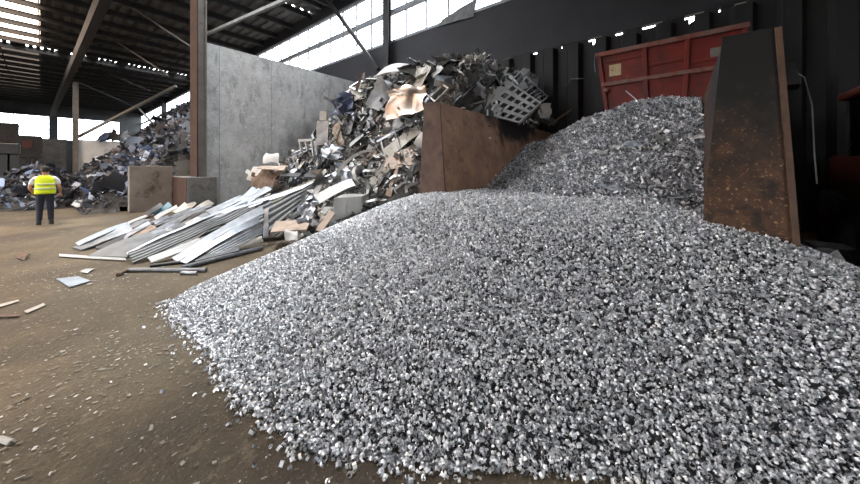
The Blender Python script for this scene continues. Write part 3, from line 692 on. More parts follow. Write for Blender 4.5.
# white bracket frame
fr = thing('bracket_frame', 'small white bracket with three legs halfway up the pile', 'bracket', P(306,146,9.6))
def pbar(p0, p1, w, m, par, name): 
    q = MB(); q.bar(P(*p0), P(*p1), w, w); return part(name, q, m, par)
pbar((299,140.5,9.7),(314,140,9.5),.08,M['white_paint'],fr,'crossbar')
for p in ((300,141,9.7,152),(306,141,9.6,151),(312,141,9.5,156)): pbar((p[0],p[1],p[2]),(p[0]+2,p[3],p[2]-.1),.07,M['white_paint'],fr,'leg')
S('white_cover', 'white rounded cover against the partition low on the pile', 'cover', M['white_paint'], PS((263,164,10.3),(267,155,10.8),(280,157,10.6),(279,164,10.2)), .015, (0,0,.18), .1, 10, 8, None, 3)
S('white_cover', 'second white crumpled cover at the bottom of the partition', 'cover', M['cream'], PS((247,178,10.2),(256,170,10.7),(266,172,10.5),(258,182,10.1)), .015, (0,0,.14), .12, 10, 8, None, 3)
S('tan_board', 'long tan board under the white rounded cover', 'board', M['tan'], PS((257,168,10),(262,166,10.3),(287,166,9.8),(284,171,9.5)), .02, (0,0,.02), .02)
S('dark_board', 'dark flat board above the stack of long sheets', 'board', M['black_sheet'], PS((280,176,9.4),(283,173,9.8),(324,173,9.4),(322,178,9)), .03, (0,0,0), .02)
S('brown_mound_sheet', 'brown crumpled sheet at the foot of the concrete partition', 'sheet', M['rusty'], PS((246,188,9.9),(256,172,10.4),(284,172,10),(280,186,9.4)), .015, (0,0,.1), .22, 10, 8)
S('bright_sheet', 'bright folded aluminium sheet in the middle of the slope', 'sheet', M['alu'], PS((322,158,8.8),(326,143,9.2),(342,150,9),(337,160,8.7)), .008, (0,0,.1), .12, 10, 9, None, 6)
S('bright_sheet', 'bright crumpled aluminium sheet above the white cabinet', 'sheet', M['alu'], PS((332,178,8.2),(337,164,8.6),(352,168,8.4),(350,180,8.1)), .008, (0,0,.1), .12, 10, 9, None, 6)
S('white_arc', 'thin white arched strip on the slope above the cabinet', 'strip', M['white_paint'], PS((336,172,8.2),(372,150,8.4),(374,152,8.4),(338,175,8.2)), .02, (0,0,.18), .02, 12, 2)

# perforated grid panel on the crest
def grid_panel():
    a, b, c, d = P(472,111,8.3), P(507,80,9.1), P(541,103,9.3), P(519,123,8.5)
    o = thing('perforated_panel', 'pale grey perforated panel with rectangular holes on the crest', 'panel', (a+b+c+d)/4)
    U, V = 6, 4
    def pt(u, v): return (a*(1-u)+d*u)*(1-v) + (b*(1-u)+c*u)*v
    n = (b-a).cross(d-a).normalized()
    q = MB()
    def strip(u0,u1,v0,v1,t):
        p = [pt(u0,v0), pt(u1,v0), pt(u1,v1), pt(u0,v1)]; q.hexa([*(x - n*t for x in p), *(x + n*t for x in p)])
    for i in range(U+1): strip(i/U-.028 if i else 0, i/U+.028 if i < U else 1, 0, 1, .022)
    for j in range(V+1): strip(0, 1, j/V-.05 if j else 0, j/V+.05 if j < V else 1, .018)
    strip(0,.5,0,.25,.016); strip(0,.17,.2,1,.016)
    part('plate', q, M['white_paint'], o)
    q = MB(); q.bar(pt(1,0)+n*.05, pt(1,1)+n*.05, .05, .09); q.bar(pt(0,1)+n*.05, pt(1,1)+n*.05, .05, .09)
    part('rim', q, M['alu'], o)
    q = MB(); q.bar(pt(-.05,.25)+n*.08, pt(.4,1.25)+n*.08, .22, .02, n); part('cross_strap', q, M['grey_paint'], o)
grid_panel()
# cage/rack just behind it
def cage():
    a, b, c, d = P(512,80,9.3), P(520,72,9.8), P(548,97,9.9), P(538,104,9.5)
    o = thing('wire_rack', 'bent wire rack with parallel rungs beside the perforated panel', 'rack', (a+b+c+d)/4)
    q = MB(); q.tube([a,d], .018, 6); q.tube([b,c], .018, 6); part('rail', q, M['alu'], o)
    for i in range(9):
        t = i/8; q = MB(); q.tube([a.lerp(d,t), b.lerp(c,t)+Vector((0,0,.06*math.sin(t*7)))], .012, 6); part('rung', q, M['alu'], o)
cage()
S('white_rag', 'crumpled cream cover hanging at the right end of the pile', 'cover', M['cream'], PS((541,118,9.4),(541,105,9.6),(550,104,9.7),(549,116,9.5)), .012, (0,0,0), .1, 8, 7)
S('tilted_sheet', 'pale beige sheet tilted left of the perforated panel', 'sheet', M['cream'], PS((473,109,8.25),(492,88,8.8),(497,90,8.75),(485,110,8.2)), .012, (0,0,0), .03)
S('tilted_sheet', 'brownish grey sheet leaning on the divider top', 'sheet', M['alu_dull'], PS((456,104,8.1),(472,80,8.6),(486,82,8.7),(472,107,8.1)), .012, (0,0,0), .05)
for i, (p0, p1, lab) in enumerate((((453,104,8.0),(478,78,8.5),'thin pale rod slanting over divider top, leftmost'), ((462,97,8.1),(489,71,8.7),'thin pale rod slanting beside the pale blue sheet'), ((495,74,9.2),(503,92,9.0),'short pale rod standing behind the perforated panel'), ((548,126,10.2),(571,110,10.6),'rusty tube poking out at the right end of the pile'))):
    q = MB(); q.tube([P(*p0), P(*p1)], .03 if i == 3 else .018, 8); tag(obj('scrap_rod', q, M['rusty' if i == 3 else 'alu'], None, P(*p0)), lab, 'rod')
q = MB(); q.slab([[P(505+i, 53+j*5 + 2*math.sin(i), 11.8) for i in range(0,9,2)] for j in range(2)], .02)

# white cabinet box half buried in the pile foot
def cabinet():
    a = P(330,216,6.9); 
    o = thing('white_cabinet', 'pale grey-white metal cabinet half buried at the pile foot', 'cabinet', a)
    q = MB(); t = [P(331,222,6.6),P(364,212,6.9),P(371,200,7.6),P(340,210,7.4)]; u = [P(334,198,6.7),P(362,196,7.0),P(370,193,7.7),P(343,194,7.5)]
    q.hexa(t+u); part('body', q, M['white_paint'], o, bevel=.02)
    q = MB(); e = (P(331,222,6.6)-P(340,210,7.4)).normalized()*.02
    f = [P(334,219,6.62),P(346,215,6.72),P(346.5,199,6.78),P(336,200,6.68)]; q.hexa([*(x for x in f), *(x+e for x in f)]); part('door', q, M['white_paint'], o)
    q = MB(); f = [P(348,215,6.72),P(362,211,6.86),P(361,198,6.92),P(348.5,199,6.8)]; q.hexa([*(x for x in f), *(x+e for x in f)]); part('door', q, M['white_paint'], o)
cabinet()
S('foil_curtain', 'crinkled bright foil hanging left of the white cabinet', 'foil', M['alu'], PS((298,226,7.0),(301,196,7.4),(316,193,7.5),(314,222,6.9)), .006, (0,0,0), .11, 14, 12, None, 8)
S('white_flap', 'white bent sheet sloping down to the cabinet top', 'sheet', M['white_paint'], PS((313,196,7.6),(352,178,7.9),(356,186,7.6),(318,205,7.3)), .012, (0,0,.05), .04)
S('brown_plank', 'brownish plank leaning at the edge of the shavings', 'plank', M['tan'], PS((316,230,6.3),(330,210,6.7),(335,214,6.6),(322,232,6.25)), .03, (0,0,0), .01)
S('tan_slab', 'flat tan board under the overhanging sheet stack', 'board', M['tan'], PS((270,233,6.6),(276,222,7.3),(312,220,7.2),(306,230,6.6)), .03, (0,0,0), .02)
S('white_lump', 'small white crumpled sheet at the edge of the shavings', 'sheet', M['white_paint'], PS((284,240,6.1),(286,232,6.3),(298,230,6.3),(296,240,6.1)), .01, (0,0,.05), .08, 8, 7)

# long sheets and profiles sliding out onto the floor
LS = [
 ('grey_paint', ((128,253,5.75),(246,203,8.1),(250,210,7.9),(133,263,5.6)), 'broad dark grey profiled sheet reaching lowest onto the floor', .05),
 ('alu', ((127,252,5.8),(246,201,8.15),(247,203,8.1),(128,254.5,5.75)), 'bright top edge strip of the broad grey sheet', .03),
 ('white_paint', ((148,257.5,5.6),(199,238,6.4),(201,243.5,6.3),(152,263,5.5)), 'clean white strip lying across the front of the sheets', .02),
 ('white_paint', ((206,217,7.2),(222,213,7.4),(221,218,7.3),(209,222,7.1)), 'small white plate end on the sheet stack', .02),
 ('alu', ((207,218,7.2),(273,194.5,8.6),(274,197,8.5),(209,221,7.1)), 'long bright curved strip arching over the sheet stack', .015),
 ('alu_dull', ((172,258,5.8),(262,206,7.8),(264,213,7.6),(178,262,5.7)), 'long dull aluminium strip right of the white strip', .03),
 ('alu', ((180,262,5.75),(258,216,7.4),(260,222,7.3),(186,264,5.7)), 'long bright strip beneath the dull aluminium strip', .02),
 ('alu_dull', ((196,258,5.9),(262,222,7.2),(263,234,7.0),(206,261,5.85)), 'wide dull plate under the long bright strip', .02),
 ('grey_paint', ((262,208,7.6),(322,178,8.9),(318,188,8.6),(266,234,7.2)), 'large grey overhanging sheet at the top of the stack', .03),
 ('cream', ((268,197,8.6),(322,176,9.2),(324,180,9.0),(272,203,8.3)), 'beige sheet lying on the large grey overhanging sheet', .02),
 ('alu', ((240,206,8.2),(320,180,9.0),(321,182,8.9),(243,210,8.1)), 'bright narrow strip on top of the beige sheet', .02),
 ('alu_dull', ((225,203,8.8),(268,186,9.6),(272,190,9.4),(232,208,8.6)), 'folded grey sheet behind the sheet stack', .04),
 ('blue_white', ((238,200,9.0),(252,186,9.5),(258,190,9.4),(248,202,8.9)), 'small pale blue bent plate behind the sheet stack', .02),
 ('alu_dull', ((72,247,6.9),(128,224,8.0),(133,231,7.8),(80,250,6.7)), 'grey sheet bundle at far left end of the floor sheets', .08),
 ('blue_white', ((76,243,7.1),(128,222,8.2),(130,225,8.1),(80,246,7)), 'pale bluish sheet on top of the far left bundle', .02),
 ('alu', ((92,238,7.4),(125,223,8.3),(127,226,8.2),(95,241,7.3)), 'bright sheet on top of the far left bundle', .02),
 ('black_sheet', ((96,249,6.7),(128,233,7.6),(130,237,7.5),(104,250,6.6)), 'black sheet under the far left bundle', .03),
 ('tan', ((128,234,7.6),(150,225,8.1),(158,228,7.9),(136,238,7.4)), 'tan sheet between the left bundle and the profiled sheet', .03),
 ('grey_paint', ((88,256,6.3),(150,232,7.4),(156,238,7.2),(128,257,6.2)), 'flat grey sheet on the floor below the left bundle', .02),
 ('cream', ((172,212,8.6),(190,198,9.3),(197,203,9.1),(182,216,8.4)), 'cream pointed sheet standing in front of the concrete block', .02),
 ('cream', ((190,212,8.5),(208,200,9.2),(214,204,9.1),(200,216,8.3)), 'second cream sheet beside the pointed one', .02),
 ('white_paint', ((154,217,8.8),(176,205,9.5),(178,208,9.4),(157,220,8.6)), 'white narrow plate left of the cream sheets', .02),
 ('teal', ((151,214,9.3),(168,202,10.0),(172,206,9.9),(158,216,9.1)), 'teal sheet in front of the low barrier', .02),
 ('black_sheet', ((140,216,9.4),(160,203,10.2),(163,206,10.1),(146,218,9.2)), 'black sheet at the foot of the low barrier', .02),
 ('alu_dull', ((150,226,8.1),(190,208,9.0),(194,214,8.8),(158,230,7.9)), 'dull sheet behind the broad profiled sheet', .03),
 ('alu', ((160,222,8.3),(200,206,9.2),(202,209,9.1),(163,225,8.2)), 'bright strip behind the broad profiled sheet', .02),
 ('alu_dull', ((205,212,8.3),(240,196,9.2),(244,200,9.0),(212,216,8.1)), 'dull aluminium sheet behind the curved bright strip', .03),
 ('rusty', ((208,222,7.4),(240,206,8.2),(244,212,8.0),(216,226,7.2)), 'brown sheet tucked under the curved bright strip', .02),
 ('cream', ((222,246,6.4),(262,236,6.9),(264,242,6.7),(228,252,6.2)), 'beige board beneath the sheet stack', .03),
 ('black_sheet', ((190,258,5.9),(236,244,6.5),(240,250,6.3),(196,262,5.8)), 'dark board on the floor beneath the sheet stack', .03),
 ('grey_paint', ((214,238,6.7),(262,212,7.8),(264,216,7.7),(220,243,6.5)), 'grey strip in the middle of the sheet stack', .03),
 ('alu', ((222,232,7.0),(264,206,7.95),(265,209,7.9),(226,236,6.9)), 'bright strip in the middle of the sheet stack', .02),
 ('alu', ((263,238,6.9),(265,210,7.3),(269,209,7.3),(268,236,6.9)), 'upright bright strip propping the overhanging sheet', .015),
]
for k in range(84):
    a = random.uniform(0, 1); b = random.uniform(-.05, 1)
    px, py = 92 + 150*a, 254 - 40*b*(.4+.6*a) - 10*a; D = 6.3 + 1.9*b + .5*a; L = random.uniform(14, 44); wd_ = random.uniform(1.2, 3.6)
    mk = random.choice(['alu','alu','alu_dull','alu_dull','alu_dull','grey_paint','grey_paint','white_paint','black_sheet'])
    dy = -L*random.uniform(.28,.6); q = PS((px,py,D),(px+L,py+dy,D+L*.026),(px+L+2,py+dy+wd_*.8,D+L*.026-.12),(px+3,py+wd_,D-.15))
    if min(p.z for p in q) < .03: 
        up = .03 - min(p.z for p in q); q = [p + Vector((0,0,up)) for p in q]
    wh = 'in the far left bundle of the floor sheets' if px < 140 else ('at the back of the long sheet stack' if py < 228 else 'low in the long sheet stack')
    S('metal_strip', f'{MWORD[mk]} strip wedged {wh}', 'strip', M[mk], q, .015, (0,0,random.uniform(-.04,.06)), .03, 9, 3, f'{MWORD[mk]} strips wedged {wh}')
for mk, q, lab, th in LS:
    kw = ('cream pointed','second cream','white narrow plate left','teal','black sheet at the foot','dull sheet behind','bright strip behind','left bundle','flat grey sheet')
    rr = min((.03-EYE)*F_PX/(HZ-p[1])/p[2] for p in q)
    if rr < 1 or any(k_ in lab for k_ in kw): q = tuple((p[0], p[1], p[2]*rr*(.985 if 'on top' in lab else 1)) for p in q)
    S('long_sheet' if ('sheet' in lab.split()[:5]) else 'metal_strip', lab, 'sheet' if 'sheet' in lab else ('board' if 'board' in lab else 'strip'), M[mk], PS(*q), min(th, .03), (0,0,random.uniform(-.03,.05)), .03, 12, 17 if ('broad' in lab or 'wide' in lab or 'large' in lab) else 3, ridge=.035 if 'broad' in lab else (.02 if 'wide' in lab or 'large' in lab else 0))
# bars on the floor
for (p0, p1, r, mk, lab) in (((128,270,0),(206,270,0),.035,'alu_dull','grey tube lying on the floor in front of the sheets'), ((118,275,0),(130,269,0),.03,'rusty','short bent stub at the left end of the floor tube'),
                             ((182,268,0),(262,248,0),.045,'alu_dull','grey angled bar leading from the floor tube to the sheets'), ((150,266,0),(200,260,0),.03,'black_sheet','thin dark bar behind the floor tube'),
                             ((181,273,0),(197,273,0),.03,'alu','short bright bar beside the floor tube')):
    def G(px, py, z): 
        D = (z-EYE)*F_PX/(HZ-py); return P(px, py, D)
    a, b = G(p0[0],p0[1],r), G(p1[0],p1[1],r); q = MB(); q.tube([a, a.lerp(b,.33)+Vector((0,.02,0)), a.lerp(b,.7), b], r, 10)
    tag(obj('metal_tube', q, M[mk], None, a), lab, 'tube')
def GQ(z, *a): return [P(x, y, (z-EYE)*F_PX/(HZ-y)) for x, y in a]
S('white_strip', 'long thin white strip lying alone on the dirt floor', 'strip', M['white_paint'], GQ(.025,(59,254),(125,258),(126,260.5),(59,256.5)), .008, (0,0,0), .006)
S('white_scrap', 'small white rhombic scrap lying alone on the dirt floor', 'scrap', M['white_paint'], GQ(.02,(80,271.5),(88,268.5),(95,269),(88,273)), .012, (0,0,.01), .01)
S('flat_sheet', 'reflective square sheet lying flat alone on the dirt floor, its pale reflection painted', 'sheet', M['blue_white'], GQ(.02,(56,279),(78,276.5),(91,281),(70,287)), .012, (0,0,0), .006)  # pale matte colour stands in for the window it reflects
S('pale_stick', 'pale flat stick at the left edge of the floor, upper one', 'stick', M['cream'], GQ(.02,(-4,305),(18,299.5),(19,301),(-4,308)), .006, (0,0,0), .008)
S('pale_stick', 'pale flat stick lying below the upper one, crooked', 'stick', M['cream'], GQ(.02,(24,311),(44,303),(46,305),(27,313)), .006, (0,0,0), .01)
S('dark_stick', 'dark thin stick at the left edge of the floor', 'stick', M['rusty'], GQ(.02,(-4,315.5),(20,314),(20,316),(-4,317.5)), .008, (0,0,0), .006)
S('dark_lump', 'small dark crumpled scrap with a pale edge on the floor', 'scrap', M['rusty'], GQ(.05,(17,256),(22,253),(30,254),(27,258)), .02, (0,0,.05), .05, 7, 6)
S('pale_lump', 'pale crumpled flake on the floor near the frame bottom', 'scrap', M['cream'], GQ(.02,(-4,440),(6,437),(17,440),(8,444)), .008, (0,0,.02), .015, 7, 6)
# torn sheet flapping on the window band
S('torn_sheet', 'torn grey plastic sheet hanging over the long window sill', 'sheet', M['grey_paint'], [Vector((12.83,9.75,9.05)), Vector((12.83,7.6,8.9)), Vector((12.83,7.4,9.75)), Vector((12.83,9.5,9.35))], .01, (-.04,0,0), .05, 10, 6)

# bright offcuts on the shred heap
SH = [((658,139),(.28,.2),'large cream folded offcut in the middle of the shred heap','cream'), ((668,146),(.2,.14),'white crumpled offcut just below the large cream one','white_paint'), ((655,149),(.16,.1),'white splayed offcut at lower left of the cream one','white_paint'),
      ((616,150),(.2,.1),'narrow white offcut left of the cream one','white_paint'), ((632,147),(.24,.1),'bright torn strip beside the narrow white offcut','alu'), ((603,156),(.2,.1),'white offcut near the left flank of the shreds','white_paint'),
      ((702,140),(.2,.12),'white star-shaped offcut near the blackened divider','white_paint'), ((618,105),(.3,.2),'grey square offcut near the heap top below the container','alu_dull'), ((668,99),(.2,.1),'small white offcut on top of the shred heap','white_paint'),
      ((612,190),(.3,.12),'bright white patch of foil at the lower edge of the shreds','alu'), ((655,187),(.16,.1),'small white offcut above the foreground shavings','white_paint'), ((682,200),(.3,.1),'long grey strip near the blackened divider foot','alu_dull'),
      ((640,190),(.4,.12),'dark bent plate at the lower edge of the shreds','black_sheet'), ((652,107),(.3,.07),'black curved strip near the top of the shreds','black_sheet')]
for (px, py), (L, W), lab, mk in SH:
    # march along the sight line to the heap
    best = None
    for D in np.arange(4.0, 9.5, .02):
        p = P(px, py, D); hz = max(float(h_shred(np.float64(p.x), np.float64(p.y))), 0)
        if p.z <= hz: best = Vector((p.x, p.y, hz + .05)); break
    if best is None: continue
    L *= 1.35; W *= 1.35; a = random.uniform(-.6,.9); d = Vector((math.cos(a-.9), math.sin(a-.9), 0)); s = Vector((.75*-d.y, .75*d.x, 0)) + Vector((.45,0,.5)); s.normalize()
    S('offcut', lab, 'offcut', M[mk], [best - d*L/2 - s*W/2, best + d*L/2 - s*W/2, best + d*L/2 + s*W/2, best - d*L/2 + s*W/2], .006, (0,0,.0), .07, 9, 7, None, 7)
q = MB(); q.tube([P(626,91,8.2), P(640,103,7.6)], .012, 6); tag(obj('scrap_rod', q, M['alu'], None, P(633,97,7.9)), 'thin pale rod leaning on the red container', 'rod')

# scrap lying on top of the pale far wall
q = [('blue_dark',((94,140,34.5),(112,131,36),(116,134,36),(100,143,34)),'dark blue crumpled sheet on top of the pale far wall'), ('blue_white',((118,140,36),(128,131,37),(134,138,37),(126,142,36)),'pale blue bent sheet on top of the pale far wall'),
     ('black_sheet',((104,140,35),(114,127,36),(117,130,36),(120,141,35)),'black jagged sheet on top of the pale far wall'), ('alu_dull',((126,141,36.5),(131,132,37),(137,140,37),(134,143,36.5)),'grey jagged sheet on top of the pale far wall')]
for mk, a, lab in q: S('wall_top_scrap', lab, 'sheet', M[mk], PS(*a), .05, (0,0,.1), .28, 9, 7, None, 2)
# jumbled pieces in front of the far heaps
q = [('white_paint',((73,205,13),(78,199,13.6),(86,201,13.4),(82,208,12.8)),'white crumpled sheet at the foot of the dark heap'), ('tan',((62,206,14),(66,202,14.4),(74,203,14.2),(70,208,13.8)),'tan sheet left of the white crumpled one'),
     ('blue_white',((52,176,24),(58,172,24.4),(74,186,23),(70,189,22.8)),'long pale blue sheet sloping on the low heap'), ('blue_dark',((46,172,24),(54,170,24.4),(66,184,23),(60,188,22.6)),'dark blue sheet sloping on the low heap'),
     ('rusty',((88,206,13.2),(93,198,13.8),(100,201,13.6),(97,208,13)),'reddish brown plate at the foot of the dark heap'), ('alu_dull',((17,205,15),(22,198,15.6),(30,202,15.2),(26,208,14.8)),'grey sheet on the ground left of the worker')]
for mk, a, lab in q: S('loose_sheet', lab, 'sheet', M[mk], PS(*a), .02, (0,0,.06), .12, 9, 6)

# fine flakes trodden into the dirt
n = 22000; x = rng.uniform(-4.5, 2.2, n); y = rng.uniform(.7, 9, n)
keep = (rng.random(n) < .35 + .65*sstep(-.1, .5, fbm(x, y, 1.3, 5.0))) & (x < np.interp(y, [.7,1.04,1.7,3,5.2,6,9], [1.7,1.4,1.0,.9,.9,1.3,2.2]))
x, y = x[keep], y[keep]; n = len(x); sz = np.exp(rng.normal(-4.0, .45, n)); K = 5
ang = rng.uniform(0, 2*PI, n); asp = rng.uniform(.2,.8,n); th = rng.uniform(-.25,.25,(n,2))
cor = np.array([(-1,-1),(1,-1),(1,1),(-1,1)])
lx = cor[None,:,0]*sz[:,None]*.5*rng.uniform(.6,1.2,(n,4)); ly = cor[None,:,1]*(sz*asp)[:,None]*.5*rng.uniform(.6,1.2,(n,4))
wx = lx*np.cos(ang)[:,None] - ly*np.sin(ang)[:,None]; wy = lx*np.sin(ang)[:,None] + ly*np.cos(ang)[:,None]
wz = .007 + np.abs(lx*th[:,:1] + ly*th[:,1:])
v = np.stack([x[:,None]+wx, y[:,None]+wy, wz], 2).reshape(-1,3); f = np.arange(n*4).reshape(-1,4)
tag(np_mesh('ground_litter', v, f, M['litter']), 'pale metal flakes scattered and trodden into the dirt floor', 'litter', None, 'stuff')

# ------------------------------------------------------------------ worker in a yellow vest
def skinned(name, joints, edges, m, parent, root=0, lv=2):
    me = bpy.data.meshes.new(name); me.from_pydata([j[:3] for j in joints], edges, []); me.materials.append(m)
    o = bpy.data.objects.new(name, me); C.objects.link(o); o.parent = parent
    sk = o.modifiers.new('skin', 'SKIN'); sk.use_smooth_shade = True
    for i, j in enumerate(joints):
        r = j[3]; d = me.skin_vertices[0].data[i]; d.radius = r if isinstance(r, tuple) else (r, r); d.use_root = (i == root)
    sb = o.modifiers.new('smooth', 'SUBSURF'); sb.levels = lv; sb.render_levels = lv
    return o
def chain(js, es, pts, start):
    prev = start
    for p in pts:
        js.append(p); es.append((prev, len(js)-1)); prev = len(js)-1
    return prev
def worker():
    o = thing('person', 'person in yellow hi-vis vest and dark trousers standing with back turned', 'person', (.06,15.19,0), -.05)
    J = [(0,0,.95,(.15,.11))]; E = []
    sp = chain(J, E, [(0,0,1.1,(.145,.1)), (0,.01,1.28,(.16,.11)), (0,.0,1.42,(.15,.09))], 0)
    nk = chain(J, E, [(0,.01,1.5,.058), (0,.03,1.56,.06)], sp)
    hd = chain(J, E, [(0,.045,1.62,(.075,.088)), (0,.04,1.69,(.078,.095)), (0,.03,1.735,(.055,.065))], nk)
    J.append((0,.15,1.615,.014)); E.append((nk+1, len(J)-1))                        # nose
    for s in (-1,1): J.append((s*.085,.03,1.63,.014)); E.append((nk+1, len(J)-1))   # ears
    for s in (-1,1):
        el = (.30,.0,1.12) if s < 0 else (.29,-.02,1.12); ha = (.25,.2,.98) if s < 0 else (.3,.12,.92)
        w = chain(J, E, [(s*.17,0,1.40,.062), (s*.22,0,1.36,.056), (s*el[0],el[1],el[2],.043), (s*(el[0]*.45+ha[0]*.55),(el[1]+ha[1])/2,(el[2]+ha[2])/2,.038), (s*ha[0],ha[1],ha[2],.027)], sp)
        pm = chain(J, E, [(s*ha[0],ha[1]+.05,ha[2]-.03,(.036,.02))], w)
        for k in range(4):
            off = (k-1.5)*.019; ln = (.07,.082,.078,.06)[k]
            chain(J, E, [(s*ha[0]+off, ha[1]+.09, ha[2]-.05, .0095), (s*ha[0]+off*1.05, ha[1]+.09+ln*.5, ha[2]-.075, .0085), (s*ha[0]+off*1.05, ha[1]+.08+ln*.55, ha[2]-.075-ln*.5, .0075)], pm)
        chain(J, E, [(s*(ha[0]-.04), ha[1]+.04, ha[2]-.03, .011), (s*(ha[0]-.06), ha[1]+.075, ha[2]-.05, .009)], pm)
        lx = .095
        chain(J, E, [(s*lx,0,.88,.088), (s*(lx+.01),.015,.5,.055), (s*(lx+.015),-.01,.3,.05), (s*(lx+.02),-.01,.1,.036), (s*(lx+.025),.1,.04,.032)], 0)
    skinned('body', J, E, M['skin'], o)
    J = [(0,0,.97,(.165,.125))]; E = []; chain(J, E, [(0,0,1.06,(.16,.115))], 0)
    for s in (-1,1): chain(J, E, [(s*.095,0,.86,.104), (s*.105,.012,.5,.077), (s*.11,-.01,.28,.07), (s*.115,-.01,.09,.066)], 0)
    skinned('trousers', J, E, M['navy'], o)
    J = [(0,.005,1.2,(.172,.125))]; E = []; top = chain(J, E, [(0,0,1.4,(.165,.1)), (0,.01,1.49,.066)], 0)
    for s in (-1,1): chain(J, E, [(s*.18,0,1.40,.073), (s*.225,0,1.355,.07), (s*.275,-.005,1.2,.064)], 1)
    skinned('shirt', J, E, M['shirt'], o)
    # vest: lofted rings round the torso
    def ring(z, rx, ry, yc=0): return [(rx*abs(math.cos(a))**.8*math.copysign(1,math.cos(a)), yc + ry*abs(math.sin(a))**.85*math.copysign(1,math.sin(a)), z) for a in np.linspace(0,2*PI,24,endpoint=False)]
    v = MB(); v.loft([ring(.93,.215,.165), ring(1.0,.213,.162), ring(1.15,.205,.155), ring(1.3,.208,.15), ring(1.4,.2,.135), ring(1.46,.15,.11), ring(1.49,.095,.09,.01)])
    vest = obj('vest', v, M['vest'], o, smooth=True)
    for z in (1.07, 1.2):
        q = MB(); q.loft([ring(z,.218,.168), ring(z+.05,.216,.166)]); obj('reflective_band', q, M['band'], vest, smooth=True)
    q = MB(); h = []
    for z, r in ((1.60,.088),(1.66,.098),(1.72,.096),(1.765,.075),(1.79,.035)): h.append([(r*math.cos(a)*.92, .02 + r*math.sin(a)*(1.08 if math.sin(a) < 0 else .55), z + (.05 if z < 1.65 and math.sin(a) > 0 else 0)) for a in np.linspace(0,2*PI,20,endpoint=False)])
    q.loft(h); obj('hair', q, M['hair'], o, smooth=True)
    for s in (-1,1):
        q = MB(); x = s*.12
        q.loft([[(x+a*.05, -.02+b*.11+ (.04), z) for a, b in ((-1,-1),(-.5,-1.15),(.5,-1.15),(1,-1),(1,.6),(.6,1.2),(-.6,1.2),(-1,.6))] for z in (0,.04)] + [[(x+a*.045, -.02+b*.075+.01, .12) for a, b in ((-1,-1),(-.5,-1.15),(.5,-1.15),(1,-1),(1,.6),(.6,1.0),(-.6,1.0),(-1,.6))]])
        obj('boot', q, M['shoe'], o, smooth=False)
        q = MB(); q.loft([[(s*.032+.011*k*math.cos(a), .128, 1.645+.011*k*math.sin(a)) for a in np.linspace(0,2*PI,10,endpoint=False)] for k in (.4,1)]); obj('eye', q, M['eye'], o)
worker()

# ------------------------------------------------------------------ dark machinery and containers at the far left
def box_container(label, px0, px1, py0, py1, D, dep, m, mark=None):
    a, b = P(px0, py1, D), P(px1, py0, D); 
    o = thing('dark_container', label, 'container', (a.x, a.y, a.z))
    x0, x1, y0, z0, z1 = min(a.x,b.x), max(a.x,b.x), a.y, a.z, b.z
    q = MB(); q.box(x0, x1, y0, y0+dep, z0, z1); part('body', q, m, o)
    q = MB(); q.box(x0-.06, x1+.06, y0-.06, y0+dep+.06, z1-.02, z1+.18); part('top_rail', q, M['mach_dark'], o)
    for k in range(5):
        xx = x0 + (x1-x0)*k/4; q = MB(); q.box(xx-.07, xx+.07, y0-.07, y0, z0, z1); part('rib', q, m, o)
    if mark: q = MB(); q.box(x0+(x1-x0)*.12, x0+(x1-x0)*.75, y0-.08, y0-.05, z0+(z1-z0)*.35, z0+(z1-z0)*.75); part('red_patch', q, M['mach_red'], o)['label'] = 'faded red patch'
    return o
# a dark steel gantry carries them
gt = thing('steel_gantry', 'dark steel gantry with a deck at the far left', 'gantry', P(5,190,30))
q = MB(); a = P(-6,152,31); b = P(41,152,31); q.box(a.x-2, b.x, a.y, a.y+3.4, a.z-.5, a.z); part('deck', q, M['mach_dark'], gt)
dz = a.z - .5
for xx in (a.x-1.5, a.x+1.2, (a.x+b.x)/2+.6, b.x-.3):
    for yo in (.25, 3.1): q = MB(); q.box(xx-.15, xx+.15, a.y+yo-.15, a.y+yo+.15, 0, dz); part('post', q, M['mach_dark'], gt)
zt = a.z
def cont_on(label, px0, px1, pytop, mark=False, z0=zt):
    x0 = P(px0,150,31).x; x1 = P(px1,150,31).x; z1 = P(px0,pytop,31).z
    o = thing('dark_container', label, 'container', ((x0+x1)/2, a.y+1.7, z0))
    m = M['mach_dark']; q = MB(); q.box(x0, x1, a.y+.3, a.y+3, z0, z1); part('body', q, m, o)
    q = MB(); q.box(x0-.05, x1+.05, a.y+.22, a.y+3.05, z1-.12, z1+.03); part('top_rail', q, M['steel'], o)
    for k in range(4):
        xx = x0 + (x1-x0)*(k+.05)/3.1; q = MB(); q.box(xx, xx+.12, a.y+.2, a.y+.3, z0, z1-.12); part('rib', q, m, o)
    if mark: q = MB(); q.box(x0+.25, x1-.6, a.y+.17, a.y+.2, z0+(z1-z0)*.3, z0+(z1-z0)*.7); part('red_patch', q, M['mach_red'], o)['label'] = 'faded red patch'
cont_on('taller dark container at the left edge under the far window', -6, 16.5, 122)
cont_on('dark container with a faded red patch under the far window', 17.5, 41, 134, True)
